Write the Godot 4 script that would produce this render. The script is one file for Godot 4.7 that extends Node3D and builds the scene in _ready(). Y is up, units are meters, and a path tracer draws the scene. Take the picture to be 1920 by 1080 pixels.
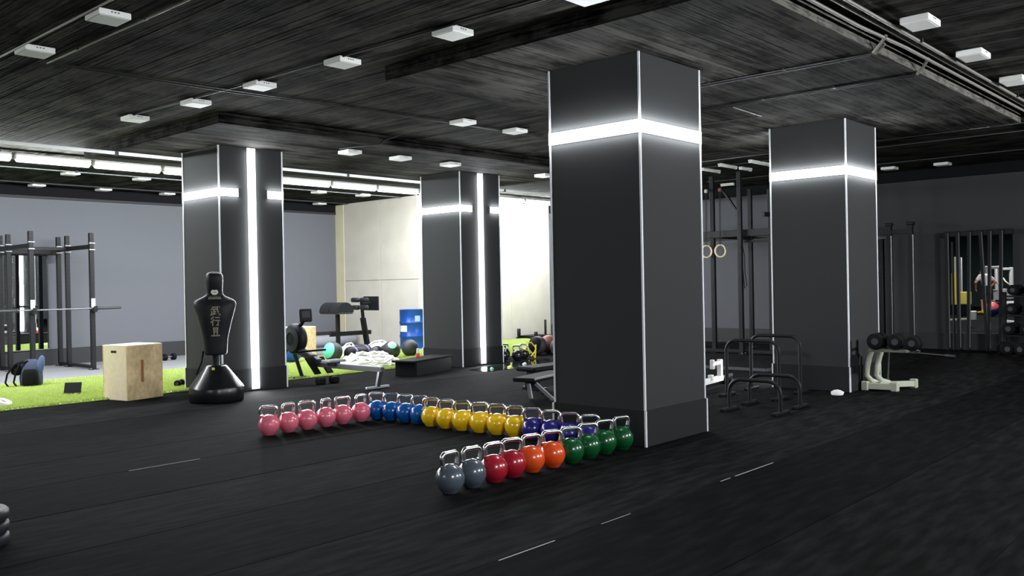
extends Node3D
# World: x runs along the pillar rows (a), -z runs into the room (b), y is up; metres.

const STRIP := 2.2            # how bright the diffusers of the strip lights look
const LED := Color(0.965, 0.98, 1.0)
var M := {}
var used := {}

class Mesher:
	var v := PackedVector3Array()
	var n := PackedVector3Array()
	func tri(a: Vector3, b: Vector3, c: Vector3, na: Vector3, nb: Vector3, nc: Vector3) -> void:
		var g := (b - a).cross(c - a)
		if g.length_squared() < 1e-16: return
		if g.dot(na + nb + nc) > 0.0:
			v.append(a); v.append(c); v.append(b); n.append(na); n.append(nc); n.append(nb)
		else:
			v.append(a); v.append(b); v.append(c); n.append(na); n.append(nb); n.append(nc)
	func flat(a: Vector3, b: Vector3, c: Vector3, toward: Vector3) -> void:
		var g := (b - a).cross(c - a).normalized()
		if g.dot(toward) < 0.0: g = -g
		tri(a, b, c, g, g, g)
	func quad(a: Vector3, b: Vector3, c: Vector3, d: Vector3, toward: Vector3) -> void:
		flat(a, b, c, toward); flat(a, c, d, toward)
	# a box with chamfered edges
	func box(c: Vector3, s: Vector3, ch := 0.0, X := Transform3D.IDENTITY) -> void:
		var h := s * 0.5
		var k: float = min(ch, min(h.x, min(h.y, h.z)) * 0.8)
		var first := v.size()
		if k <= 0.0:
			for ax in 3:
				for sg in [-1.0, 1.0]:
					var e := [Vector3.ZERO, Vector3.ZERO, Vector3.ZERO]
					var u: int = (ax + 1) % 3
					var w: int = (ax + 2) % 3
					var q := []
					for t in [[-1, -1], [1, -1], [1, 1], [-1, 1]]:
						var p := Vector3.ZERO
						p[ax] = sg * h[ax]; p[u] = t[0] * h[u]; p[w] = t[1] * h[w]
						q.append(p)
					var nn := Vector3.ZERO
					nn[ax] = sg
					quad(q[0], q[1], q[2], q[3], nn)
		else:
			for ax in 3:
				var u: int = (ax + 1) % 3
				var w: int = (ax + 2) % 3
				for sg in [-1.0, 1.0]:
					var q := []
					for t in [[-1, -1], [1, -1], [1, 1], [-1, 1]]:
						var p := Vector3.ZERO
						p[ax] = sg * h[ax]; p[u] = t[0] * (h[u] - k); p[w] = t[1] * (h[w] - k)
						q.append(p)
					var nn := Vector3.ZERO
					nn[ax] = sg
					quad(q[0], q[1], q[2], q[3], nn)
				for su in [-1.0, 1.0]:
					for sw in [-1.0, 1.0]:
						var q := []
						for t in [-1.0, 1.0]:
							var p := Vector3.ZERO
							p[ax] = t * (h[ax] - k); p[u] = su * h[u]; p[w] = sw * (h[w] - k)
							q.append(p)
						for t in [1.0, -1.0]:
							var p := Vector3.ZERO
							p[ax] = t * (h[ax] - k); p[u] = su * (h[u] - k); p[w] = sw * h[w]
							q.append(p)
						var nn := Vector3.ZERO
						nn[u] = su; nn[w] = sw
						quad(q[0], q[1], q[2], q[3], nn)
			for sx in [-1.0, 1.0]:
				for sy in [-1.0, 1.0]:
					for sz in [-1.0, 1.0]:
						flat(Vector3(sx * h.x, sy * (h.y - k), sz * (h.z - k)), Vector3(sx * (h.x - k), sy * h.y, sz * (h.z - k)), Vector3(sx * (h.x - k), sy * (h.y - k), sz * h.z), Vector3(sx, sy, sz))
		for i in range(first, v.size()):
			v[i] = X * (v[i] + c)
			n[i] = X.basis * n[i]
	# a bar from p to q, w wide and t deep
	func bar(p: Vector3, q: Vector3, w: float, t: float, ch := 0.004, up := Vector3.UP) -> void:
		var z := (q - p).normalized()
		if absf(z.dot(up)) > 0.95: up = Vector3.RIGHT
		var x := up.cross(z).normalized()
		box(Vector3.ZERO, Vector3(w, t, p.distance_to(q)), ch, Transform3D(Basis(x, z.cross(x), z), (p + q) * 0.5))
	func tube(pts: Array, r: float, seg := 8, closed := false, caps := true) -> void:
		var N: int = pts.size()
		var rings := []
		var dirs := []
		var last := Vector3.ZERO
		for i in N:
			var a: Vector3 = pts[(i - 1 + N) % N] if closed else pts[max(i - 1, 0)]
			var b: Vector3 = pts[(i + 1) % N] if closed else pts[min(i + 1, N - 1)]
			var d := (b - a).normalized()
			if last == Vector3.ZERO:
				last = d.cross(Vector3(0.31, 0.9, 0.17)).normalized()
			last = (last - d * last.dot(d)).normalized()
			var s := d.cross(last)
			var ring := []
			for j in seg:
				var t := TAU * j / seg
				ring.append(last * cos(t) + s * sin(t))
			rings.append(ring); dirs.append(d)
		for i in (N if closed else N - 1):
			var k: int = (i + 1) % N
			for j in seg:
				var l: int = (j + 1) % seg
				var a: Vector3 = pts[i] + rings[i][j] * r
				var b: Vector3 = pts[i] + rings[i][l] * r
				var c: Vector3 = pts[k] + rings[k][l] * r
				var d2: Vector3 = pts[k] + rings[k][j] * r
				tri(a, b, c, rings[i][j], rings[i][l], rings[k][l])
				tri(a, c, d2, rings[i][j], rings[k][l], rings[k][j])
		if caps and not closed:
			for e in [0, N - 1]:
				for j in seg:
					flat(pts[e], pts[e] + rings[e][j] * r, pts[e] + rings[e][(j + 1) % seg] * r, -dirs[e] if e == 0 else dirs[e])
	# profile of (radius, height), turned round the y axis of X
	func lathe(pr: Array, seg := 20, X := Transform3D.IDENTITY, sx := 1.0, sz := 1.0) -> void:
		var nn := []
		for i in pr.size() - 1:
			var d: Vector2 = pr[i + 1] - pr[i]
			nn.append(Vector2(d.y, -d.x).normalized())
		for i in nn.size():
			var n0: Vector2 = nn[i]
			var n1: Vector2 = nn[i]
			if i > 0 and nn[i].dot(nn[i - 1]) > 0.6: n0 = (nn[i] + nn[i - 1]).normalized()
			if i < nn.size() - 1 and nn[i].dot(nn[i + 1]) > 0.6: n1 = (nn[i] + nn[i + 1]).normalized()
			for j in seg:
				var q := []
				var m := []
				for t in [[0, j], [0, j + 1], [1, j + 1], [1, j]]:
					var ang: float = TAU * t[1] / seg
					var p: Vector2 = pr[i + t[0]]
					var w: Vector2 = n1 if t[0] else n0
					q.append(X * Vector3(p.x * cos(ang) * sx, p.y, p.x * sin(ang) * sz))
					m.append((X.basis * Vector3(w.x * cos(ang) / sx, w.y, w.x * sin(ang) / sz)).normalized())
				tri(q[0], q[1], q[2], m[0], m[1], m[2])
				tri(q[0], q[2], q[3], m[0], m[2], m[3])
	func rod(p: Vector3, q: Vector3, r: float, seg := 12, ch := 0.0) -> void:
		var L := p.distance_to(q)
		var y := (q - p).normalized()
		var x := y.cross(Vector3(0.2, 0.35, 0.9)).normalized()
		lathe([Vector2(0, 0), Vector2(r - ch, 0), Vector2(r, ch), Vector2(r, L - ch), Vector2(r - ch, L), Vector2(0, L)], seg, Transform3D(Basis(x, y, x.cross(y)), p))
	func ball(c: Vector3, r: float, seg := 20, squash := 1.0) -> void:
		var pr := []
		for i in 13:
			var t := -PI / 2 + PI * i / 12
			pr.append(Vector2(maxf(r * cos(t), 0.0), r * squash * sin(t)))
		lathe(pr, seg, Transform3D(Basis.IDENTITY, c))
	# outline in the xy plane of X, d deep along z
	func slab(poly: PackedVector2Array, d: float, X := Transform3D.IDENTITY) -> void:
		var ix := Geometry2D.triangulate_polygon(poly)
		for k in range(0, ix.size(), 3):
			for s in [-0.5, 0.5]:
				var q := []
				for e in 3: q.append(X * Vector3(poly[ix[k + e]].x, poly[ix[k + e]].y, s * d))
				flat(q[0], q[1], q[2], X.basis * Vector3(0, 0, s))
		var cw := 1.0 if Geometry2D.is_polygon_clockwise(poly) else -1.0
		for i in poly.size():
			var a := poly[i]
			var b := poly[(i + 1) % poly.size()]
			var o := Vector2(-(b - a).y, (b - a).x) * cw
			quad(X * Vector3(a.x, a.y, -d / 2), X * Vector3(b.x, b.y, -d / 2), X * Vector3(b.x, b.y, d / 2), X * Vector3(a.x, a.y, d / 2), X.basis * Vector3(o.x, o.y, 0))
	# skin over rings of equal length
	func loft(rings: Array, caps := true) -> void:
		var R: int = rings.size()
		var S: int = rings[0].size()
		var nr := []
		for i in R:
			var row := []
			for j in S:
				var du: Vector3 = rings[min(i + 1, R - 1)][j] - rings[max(i - 1, 0)][j]
				var dv: Vector3 = rings[i][(j + 1) % S] - rings[i][(j - 1 + S) % S]
				var w := dv.cross(du)
				var mid := Vector3.ZERO
				for k in S: mid += rings[i][k] / S
				var out: Vector3 = rings[i][j] - mid
				row.append((w if w.dot(out) > 0 else -w).normalized() if w.length() > 1e-9 else out.normalized())
			nr.append(row)
		for i in R - 1:
			for j in S:
				var l: int = (j + 1) % S
				tri(rings[i][j], rings[i][l], rings[i + 1][l], nr[i][j], nr[i][l], nr[i + 1][l])
				tri(rings[i][j], rings[i + 1][l], rings[i + 1][j], nr[i][j], nr[i + 1][l], nr[i + 1][j])
		if caps:
			for e in [0, R - 1]:
				var mid := Vector3.ZERO
				for k in S: mid += rings[e][k] / S
				var dir: Vector3 = mid - (rings[1][0] if e == 0 else rings[R - 2][0])
				for k in S: flat(mid, rings[e][k], rings[e][(k + 1) % S], dir)
	func mesh(m: Material) -> ArrayMesh:
		var am := ArrayMesh.new()
		var arr := []
		arr.resize(Mesh.ARRAY_MAX)
		arr[Mesh.ARRAY_VERTEX] = v
		arr[Mesh.ARRAY_NORMAL] = n
		am.add_surface_from_arrays(Mesh.PRIMITIVE_TRIANGLES, arr)
		am.surface_set_material(0, m)
		return am

func W(a: float, y: float, b: float) -> Vector3:
	return Vector3(a, y, -b)

func numbered(called: String) -> String:
	used[called] = used.get(called, -1) + 1
	return called if used[called] == 0 else "%s_%03d" % [called, used[called]]

func tag(o: Node, label: String, category := "", group := "", kind := "") -> Node:
	if label: o.set_meta("label", label)
	if category: o.set_meta("category", category)
	if group: o.set_meta("group", group)
	if kind: o.set_meta("kind", kind)
	return o

func thing(called: String, label: String, category: String, at := Vector3.ZERO, turn := 0.0, group := "") -> Node3D:
	var o := Node3D.new()
	o.name = numbered(called)
	add_child(o)
	o.position = at
	o.rotation.y = turn
	tag(o, label, category, group)
	return o

func part(called: String, mb: Mesher, m: Material, parent: Node = null) -> MeshInstance3D:
	var o := MeshInstance3D.new()
	o.mesh = mb.mesh(m)
	if parent == null:
		o.name = numbered(called)
		add_child(o)
	else:
		o.name = called
		parent.add_child(o, true)
	return o

func put(called: String, mesh: Mesh, parent: Node, at := Transform3D.IDENTITY) -> MeshInstance3D:
	var o := MeshInstance3D.new()
	o.mesh = mesh
	o.name = called
	parent.add_child(o, true)
	o.transform = at
	return o

func bx(called: String, c: Vector3, s: Vector3, m: Material, parent: Node, ch := 0.003) -> MeshInstance3D:
	var mb := Mesher.new()
	mb.box(Vector3.ZERO, s, ch)
	var o := part(called, mb, m, parent)
	o.position = c
	return o

func struct(called: String, c: Vector3, s: Vector3, m: Material, label: String) -> MeshInstance3D:
	var mb := Mesher.new()
	mb.box(c, s)
	var o := part(called, mb, m)
	o.set_meta("kind", "structure")
	o.set_meta("label", label)
	return o

func dup(root: Node3D, at: Vector3, turn: float, label: String) -> Node3D:
	var r: Node3D = root.duplicate()
	r.name = numbered(RegEx.create_from_string("_\\d{3}$").sub(str(root.name), ""))
	add_child(r)
	r.position = at
	r.rotation.y = turn
	r.set_meta("label", label)
	return r

func mat(called: String, c: Color, rough := 0.6, metal := 0.0, spec := 0.5) -> StandardMaterial3D:
	var m := StandardMaterial3D.new()
	m.resource_name = called
	m.albedo_color = c
	m.roughness = rough
	m.metallic = metal
	m.metallic_specular = spec
	M[called] = m
	return m

func noise_tex(seed_: int, freq: float, octaves: int, lo: float, hi: float, size := 512) -> NoiseTexture2D:
	var f := FastNoiseLite.new()
	f.seed = seed_; f.frequency = freq; f.fractal_octaves = octaves
	f.noise_type = FastNoiseLite.TYPE_SIMPLEX_SMOOTH
	var t := NoiseTexture2D.new()
	t.width = size; t.height = size; t.seamless = true; t.noise = f
	var g := Gradient.new()
	g.set_color(0, Color(lo, lo, lo)); g.set_color(1, Color(hi, hi, hi))
	t.color_ramp = g
	return t

func textured(m: StandardMaterial3D, t: Texture2D, scale: Vector3, world := true, relief := 0.0) -> void:
	m.albedo_texture = t
	m.uv1_triplanar = true
	m.uv1_world_triplanar = world
	m.uv1_scale = scale
	if relief > 0.0:
		m.heightmap_enabled = true
		m.heightmap_texture = t
		m.heightmap_scale = relief

func area(at: Vector3, toward: Vector3, w: float, h: float, energy: float, parent: Node3D, c := LED, long := Vector3.ZERO) -> void:
	var l := AreaLight3D.new()
	l.name = "strip_light"
	l.area_size = Vector2(w, h)
	l.area_normalize_energy = true
	l.light_energy = energy
	l.light_color = c
	l.area_range = 40.0
	l.shadow_enabled = true
	var z := -toward.normalized()
	var x := long if long != Vector3.ZERO else Vector3.UP.cross(z).normalized()
	l.transform = Transform3D(Basis(x, z.cross(x), z), at)
	parent.add_child(l, true)

func _ready() -> void:
	# ---- camera
	var yaw := deg_to_rad(47.67)
	var pitch := deg_to_rad(-0.236)
	var roll := deg_to_rad(-1.113)
	var f := Vector3(sin(yaw) * cos(pitch), sin(pitch), -cos(yaw) * cos(pitch))
	var r0 := Vector3(cos(yaw), 0, sin(yaw))
	var u0 := r0.cross(f)
	var cam := Camera3D.new()
	cam.name = "camera"
	cam.fov = 36.027
	cam.near = 0.05
	cam.far = 120.0
	cam.transform = Transform3D(Basis(r0 * cos(roll) + u0 * sin(roll), u0 * cos(roll) - r0 * sin(roll), -f), Vector3(0, 1.41, 0))
	add_child(cam)
	cam.current = true
	# ---- environment: a closed basement hall, no daylight
	var env := Environment.new()
	env.background_mode = Environment.BG_COLOR
	env.background_color = Color(0, 0, 0)
	env.tonemap_mode = Environment.TONE_MAPPER_LINEAR
	env.tonemap_exposure = 1.0
	env.sdfgi_enabled = true
	env.ssao_enabled = true
	env.ssil_enabled = true
	var we := WorldEnvironment.new()
	we.name = "world"
	we.environment = env
	add_child(we)
	materials()
	room()
	pillars()
	strip_lights()
	ceiling_fittings()
	kettlebells()
	left_side()
	middle()
	right_side()
	next_hall()

func materials() -> void:
	var speck := noise_tex(3, 0.09, 4, 0.72, 1.0)
	var blot := noise_tex(9, 0.016, 6, 0.42, 1.1)
	var fine := noise_tex(21, 0.3, 2, 0.86, 1.0, 256)
	var grain := noise_tex(33, 0.018, 5, 0.8, 1.0)
	var plain_grain := noise_tex(34, 0.01, 4, 0.94, 1.0)
	textured(mat("panel", Color("3b3c3c"), 0.7, 0.0, 0.22), fine, Vector3(3, 3, 3))
	textured(mat("skirting", Color("2a2b2c"), 0.7, 0.0, 0.22), fine, Vector3(3, 3, 3))
	mat("trim", Color("dfe1e3"), 0.5, 0.0)
	var along := board_texture(false)
	var across := board_texture(true)
	for k in 3:
		var c: Color = [Color("363532"), Color("2f2e2c"), Color("3f3d39")][k]
		var c2: Color = [Color("2f2e2c"), Color("292826"), Color("363532")][k]
		textured(mat("ceiling_along_%d" % k, c, 0.9, 0.0, 0.1), along, Vector3(0.22, 0.22, 0.11), true, 0.6)
		textured(mat("ceiling_across_%d" % k, c2, 0.9, 0.0, 0.1), across, Vector3(0.11, 0.22, 0.22), true, 0.6)
	textured(mat("bare_concrete", Color("57544d"), 0.9), across, Vector3(0.3, 0.5, 0.5), true, 0.6)
	for k in 3:
		textured(mat("rubber_%d" % k, [Color("191919"), Color("121213"), Color("202020")][k], 0.92, 0.0, 0.12), blot, Vector3(0.25, 0.4, 1.3))
	textured(mat("grey_floor", Color("8f9092"), 0.75), speck, Vector3(0.8, 0.8, 0.8))
	mat("seam", Color("9a9a96"), 0.8)
	textured(mat("wall_grey", Color("65676d"), 0.9), fine, Vector3(2, 2, 2))
	textured(mat("wall_end", Color("37383a"), 0.9), fine, Vector3(2, 2, 2))
	textured(mat("wall_section", Color("55565c"), 0.9), fine, Vector3(2, 2, 2))
	mat("wall_black", Color("17181a"), 0.9, 0.0, 0.15)
	mat("baseboard", Color("212224"), 0.7)
	textured(mat("beige", Color("bfbaae"), 0.85), plain_grain, Vector3(0.25, 0.25, 0.25))
	textured(mat("beige_edge", Color("c8c0a2"), 0.85), plain_grain, Vector3(0.25, 0.25, 0.25))
	var led := mat("led", Color("ffffff"), 0.5)
	led.emission_enabled = true
	led.emission = LED
	led.emission_energy_multiplier = STRIP
	mat("white_metal", Color("c4c3be"), 0.5, 0.0, 0.3)
	mat("white_plastic", Color("d4d4d0"), 0.5)
	mat("diffuser", Color("c6c6c1"), 0.6)
	mat("slot", Color("3a3a3a"), 0.8)
	mat("black_metal", Color("131416"), 0.5, 0.0, 0.35)
	mat("black_rubber", Color("101012"), 0.75, 0.0, 0.25)
	mat("black_vinyl", Color("1e1f22"), 0.5, 0.0, 0.3)
	mat("black_gloss", Color("161719"), 0.28)
	mat("dark_grey", Color("2f3033"), 0.6)
	mat("hole", Color("0c0c0c"), 0.9)
	mat("pipe_grey", Color("6b6861"), 0.5)
	mat("post_grey", Color("7c7e80"), 0.5)
	mat("bolt", Color("b8babd"), 0.35, 0.8)
	mat("chrome", Color("e6e4e0"), 0.24, 1.0)
	mat("steel", Color("75777a"), 0.38, 0.9)
	mat("alu", Color("8e9092"), 0.4, 0.6)
	mat("mirror", Color("e8ecea"), 0.015, 1.0)
	mat("grey_foam", Color("85878d"), 0.85)
	textured(mat("ply", Color("ecd09c"), 0.6), grain, Vector3(1.6, 1.1, 1.6))
	textured(mat("ply_edge", Color("f0dfbc"), 0.6), plain_grain, Vector3(2, 2, 2))
	mat("ply_mark", Color("94682f"), 0.7)
	mat("turf_base", Color("93a94a"), 0.9)
	var bl := mat("blade", Color("ffffff"), 0.7)
	bl.vertex_color_use_as_albedo = true
	bl.backlight_enabled = true
	bl.backlight = Color(0.3, 0.36, 0.1)
	mat("turf_edge", Color("202321"), 0.8)
	for k in {"pink": "dc6c80", "blue": "0f60b2", "yellow": "ffd01a", "indigo": "302c86", "green": "0a4c24", "orange": "d24c1a", "red": "9a1a2a", "grey": "485059", "black": "232427"}:
		var e := mat("kb_" + k, Color({"pink": "dc6c80", "blue": "0f60b2", "yellow": "ffd01a", "indigo": "302c86", "green": "0a4c24", "orange": "d24c1a", "red": "9a1a2a", "grey": "485059", "black": "232427"}[k]), 0.25)
		e.clearcoat_enabled = true
		e.clearcoat = 0.6
		e.clearcoat_roughness = 0.1
	mat("barrel", Color("08428f"), 0.35)
	mat("paper", Color("ecebe6"), 0.8)
	mat("smear", Color("8fa8d2"), 0.7)
	mat("teal", Color("63c9ae"), 0.5)
	mat("mint", Color("8fdcae"), 0.6)
	mat("purple", Color("6a57a0"), 0.6)
	mat("brown", Color("6b4038"), 0.6)
	mat("cloth", Color("dcdcda"), 0.9)
	mat("rope", Color("e3e1da"), 0.9)
	mat("cone_orange", Color("e0532c"), 0.6)
	mat("navy", Color("2b344a"), 0.85)
	mat("navy_light", Color("4a5a80"), 0.85)
	mat("wood_ring", Color("f0dcb8"), 0.5)
	mat("strap_yellow", Color("e8d23c"), 0.7)
	mat("strap", Color("2a2a2c"), 0.9)
	mat("gloss", Color("1a1d1d"), 0.06)
	mat("print", Color("87826f"), 0.7)
	mat("badge", Color("d8d5c8"), 0.6)
	mat("lime", Color("d6d83a"), 0.6)
	mat("cream_metal", Color("aeb19d"), 0.5)
	mat("stand_top", Color("5f6357"), 0.6)
	mat("skin", Color("c98f70"), 0.6)
	mat("hair", Color("1d1815"), 0.7)
	mat("shirt", Color("e2d4d6"), 0.9)
	mat("shorts", Color("222226"), 0.9)
	mat("shoe", Color("d8c634"), 0.6)
	mat("yellow_paint", Color("dcc65a"), 0.7)
	mat("hall_wall", Color("3c4a4a"), 0.9)
	mat("red_vinyl", Color("c04a48"), 0.5)

# rough board marks: streaks that run along the boards, worn blotches, a dark line at each board edge
func board_texture(turned: bool) -> ImageTexture:
	var S := 640
	var f := FastNoiseLite.new()
	f.seed = 8; f.frequency = 1.0; f.fractal_octaves = 3
	var g := FastNoiseLite.new()
	g.seed = 14; g.frequency = 1.0; g.fractal_octaves = 4
	var im := Image.create(S, S, false, Image.FORMAT_RGB8)
	for x in S:
		var bx0 := int(x / 15.24)
		var edge := absf(fmod(x, 15.24) - 7.62) > 6.9
		var tone := 0.82 + 0.16 * sin(bx0 * 12.9898 + 2.0) * cos(bx0 * 4.1)
		for y in S:
			var v := tone + 0.5 * f.get_noise_2d(x * 0.22, y * 0.012) + 0.6 * g.get_noise_2d(x * 0.012 + 40.0, y * 0.016) + 0.22 * g.get_noise_2d(x * 0.11, y * 0.08)
			if edge: v -= 0.3 + 0.3 * f.get_noise_2d(bx0 * 9.0, y * 0.02)
			v = clampf(v, 0.12, 1.0)
			if turned: im.set_pixel(y, x, Color(v, v, v))
			else: im.set_pixel(x, y, Color(v, v, v))
	im.generate_mipmaps()
	return ImageTexture.create_from_image(im)

func room() -> void:
	var rng := RandomNumberGenerator.new()
	rng.seed = 11
	# floor: a slab under loose-laid rubber rolls, one strip of turf, grey mats by the back wall
	var fl := struct("floor", W(7.2, -0.1, 6.2), Vector3(22.6, 0.16, 24.8), M.rubber_1, "black rubber floor of long rolled mats under the whole gym")
	var k := 0
	var b := -5.475
	while b < 11.7:
		var mb := Mesher.new()
		mb.box(W(7.15, -0.012 + rng.randf_range(-0.0012, 0.0012), b + 0.4775), Vector3(22.2, 0.024, 0.9505), 0.0025)
		part("floor_mat", mb, M["rubber_%d" % [[0, 1, 2, 0, 2, 1, 0][k % 7]]], fl)
		b += 0.955
		k += 1
	for j in 4:
		for i in 9:
			bx("grey_mat", W(-1.9 + 1.98 * i, -0.008, 15.56 + 0.83 * j), Vector3(1.97, 0.02, 0.822), M.grey_floor, fl, 0.002)
	for s in [[6.06, 3.115, 0.6, 0.008], [5.62, 3.115, 0.14, 0.006], [3.5, 3.112, 0.45, 0.007], [3.4, 6.94, 0.6, 0.005], [4.3, 3.112, 0.3, 0.003]]:
		bx("seam_gap", W(s[0], 0.0012, s[1]), Vector3(s[2], 0.002, s[3]), M.seam, fl, 0.0)
	# ceiling of board-marked concrete
	var ce := struct("ceiling", W(7.2, 3.61, 6.2), Vector3(22.6, 0.2, 24.8), M.ceiling_along_0, "black painted board-marked concrete ceiling over the gym")
	var strip := [M.ceiling_along_0, M.ceiling_along_1, M.ceiling_along_2]
	for i in 138:
		var mb := Mesher.new()
		mb.box(W(-1.2 + 0.11 * i, 3.513 - rng.randf() * 0.005, 5.4), Vector3(0.109, 0.016, 16.4), 0.0012)
		part("board_strip", mb, strip[rng.randi() % 3], ce)
	# two dropped panels, each over one pair of pillars
	for p in [[5.4, 13.0, 9.53, 13.35], [5.46, 13.0, 2.85, 6.56]]:
		var slab := Mesher.new()
		slab.box(W((p[0] + p[1]) / 2, 3.451, (p[2] + p[3]) / 2), Vector3(p[1] - p[0], 0.134, p[3] - p[2]), 0.006)
		var dp := part("drop_panel", slab, M.ceiling_across_0, ce)
		var n := int((p[3] - p[2]) / 0.115)
		for i in n:
			var mb := Mesher.new()
			var z: float = p[2] + (p[3] - p[2]) * (i + 0.5) / n
			mb.box(W((p[0] + p[1]) / 2, 3.383 - rng.randf() * 0.003, z), Vector3(p[1] - p[0] - 0.03, 0.012, (p[3] - p[2]) / n - 0.001), 0.001)
			part("board_strip", mb, [M.ceiling_across_0, M.ceiling_across_1, M.ceiling_across_2][rng.randi() % 3], dp)
		if p[2] < 5.0:
			bx("bare_edge", W((p[0] + p[1]) / 2, 3.44, p[2] - 0.004), Vector3(p[1] - p[0], 0.115, 0.016), M.bare_concrete, dp, 0.003)
	# walls
	var wb := struct("wall_back", W(4.8, 1.75, 18.47), Vector3(17.6, 3.5, 0.2), M.wall_grey, "long grey back wall behind the turf and the left rack")
	bx("upper_band", W(4.8, 3.395, 18.36), Vector3(17.6, 0.21, 0.03), M.wall_black, wb, 0.002)
	bx("ledge", W(4.8, 3.275, 18.355), Vector3(17.6, 0.05, 0.04), M.baseboard, wb, 0.002)
	var bb := struct("baseboard_back", W(4.8, 0.16, 18.355), Vector3(17.6, 0.32, 0.03), M.baseboard, "tall black baseboard along the grey back wall")
	var be := struct("wall_beige", W(15.95, 1.75, 16.82), Vector3(4.66, 3.5, 3.1), M.beige, "pale beige wall block at the far end of the turf")
	for q in [[15.27, 16.62], [16.63, 18.02]]:
		bx("panel", W(13.605, 0.79, (q[0] + q[1]) / 2), Vector3(0.03, 1.56, q[1] - q[0] - 0.006), M.beige, be, 0.002)
		bx("panel", W(13.605, 2.54, (q[0] + q[1]) / 2), Vector3(0.03, 1.92, q[1] - q[0] - 0.006), M.beige, be, 0.002)
	bx("end_board", W(13.6, 1.75, 18.2), Vector3(0.05, 3.48, 0.34), M.beige_edge, be, 0.003)
	for i in 3:
		bx("panel", W(14.38 + 1.55 * i, 1.75, 15.255), Vector3(1.543, 3.48, 0.03), M.beige, be, 0.002)
	# end wall on the right with an opening into the next hall
	var wr := Mesher.new()
	wr.box(W(18.37, 1.75, -0.9), Vector3(0.24, 3.5, 10.1))
	wr.box(W(18.37, 1.75, 10.285), Vector3(0.24, 3.5, 9.93))
	wr.box(W(18.37, 0.155, 4.735), Vector3(0.24, 0.31, 1.17))
	wr.box(W(18.37, 2.88, 4.735), Vector3(0.24, 1.24, 1.17))
	var we := part("wall_right", wr, M.wall_end)
	tag(we, "dark grey end wall with an opening into the next hall", "", "", "structure")
	bx("grey_section", W(18.245, 1.8, 11.45), Vector3(0.012, 2.97, 7.6), M.wall_section, we, 0.002)
	bx("upper_band", W(18.24, 3.395, 4.7), Vector3(0.03, 0.21, 21.0), M.wall_black, we, 0.002)
	struct("baseboard_right", W(18.235, 0.157, 4.7), Vector3(0.03, 0.315, 21.0), M.baseboard, "tall black baseboard along the dark end wall")
	struct("wall_left", W(-4.1, 1.75, 6.2), Vector3(0.2, 3.5, 24.6), M.wall_grey, "grey side wall out of view on the left")
	struct("wall_front", W(7.2, 1.75, -6.1), Vector3(22.6, 3.5, 0.2), M.wall_grey, "grey wall behind the camera")
	# artificial turf
	var tf := thing("artificial_turf", "bright green artificial turf lane running along the back of the gym", "turf", W(7.15, 0.0, 13.4))
	bx("backing", Vector3(0, 0.006, 0), Vector3(22.1, 0.012, 3.3), M.turf_base, tf, 0.001)
	bx("edge_strip", Vector3(-1.9, 0.006, -1.676), Vector3(18.2, 0.012, 0.05), M.turf_edge, tf, 0.004)
	var tuft := Mesher.new()
	for i in 5:
		var ang := TAU * i / 5.0 + 0.4
		var d := Vector3(cos(ang), 0, sin(ang))
		var s := Vector3(-sin(ang), 0, cos(ang))
		tuft.flat(d * 0.004 - s * 0.004, d * 0.004 + s * 0.004, d * 0.016 + Vector3(0, 0.026, 0), d + Vector3.UP)
	var mm := MultiMesh.new()
	mm.transform_format = MultiMesh.TRANSFORM_3D
	mm.use_colors = true
	mm.mesh = tuft.mesh(M.blade)
	mm.instance_count = 90000
	for i in mm.instance_count:
		var x := rng.randf_range(3.2, 18.15) - 7.15
		var z := rng.randf_range(-1.64, 1.65)
		mm.set_instance_transform(i, Transform3D(Basis(Vector3.UP, rng.randf() * TAU).scaled(Vector3.ONE * rng.randf_range(0.8, 1.25)), Vector3(x, 0.012, z)))
		var t := rng.randf()
		mm.set_instance_color(i, Color(0.36 + 0.16 * t, 0.46 + 0.13 * t, 0.13 + 0.06 * t))
	var gi := MultiMeshInstance3D.new()
	gi.name = "grass_pile"
	gi.multimesh = mm
	gi.set_meta("kind", "stuff")
	tf.add_child(gi)

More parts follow.
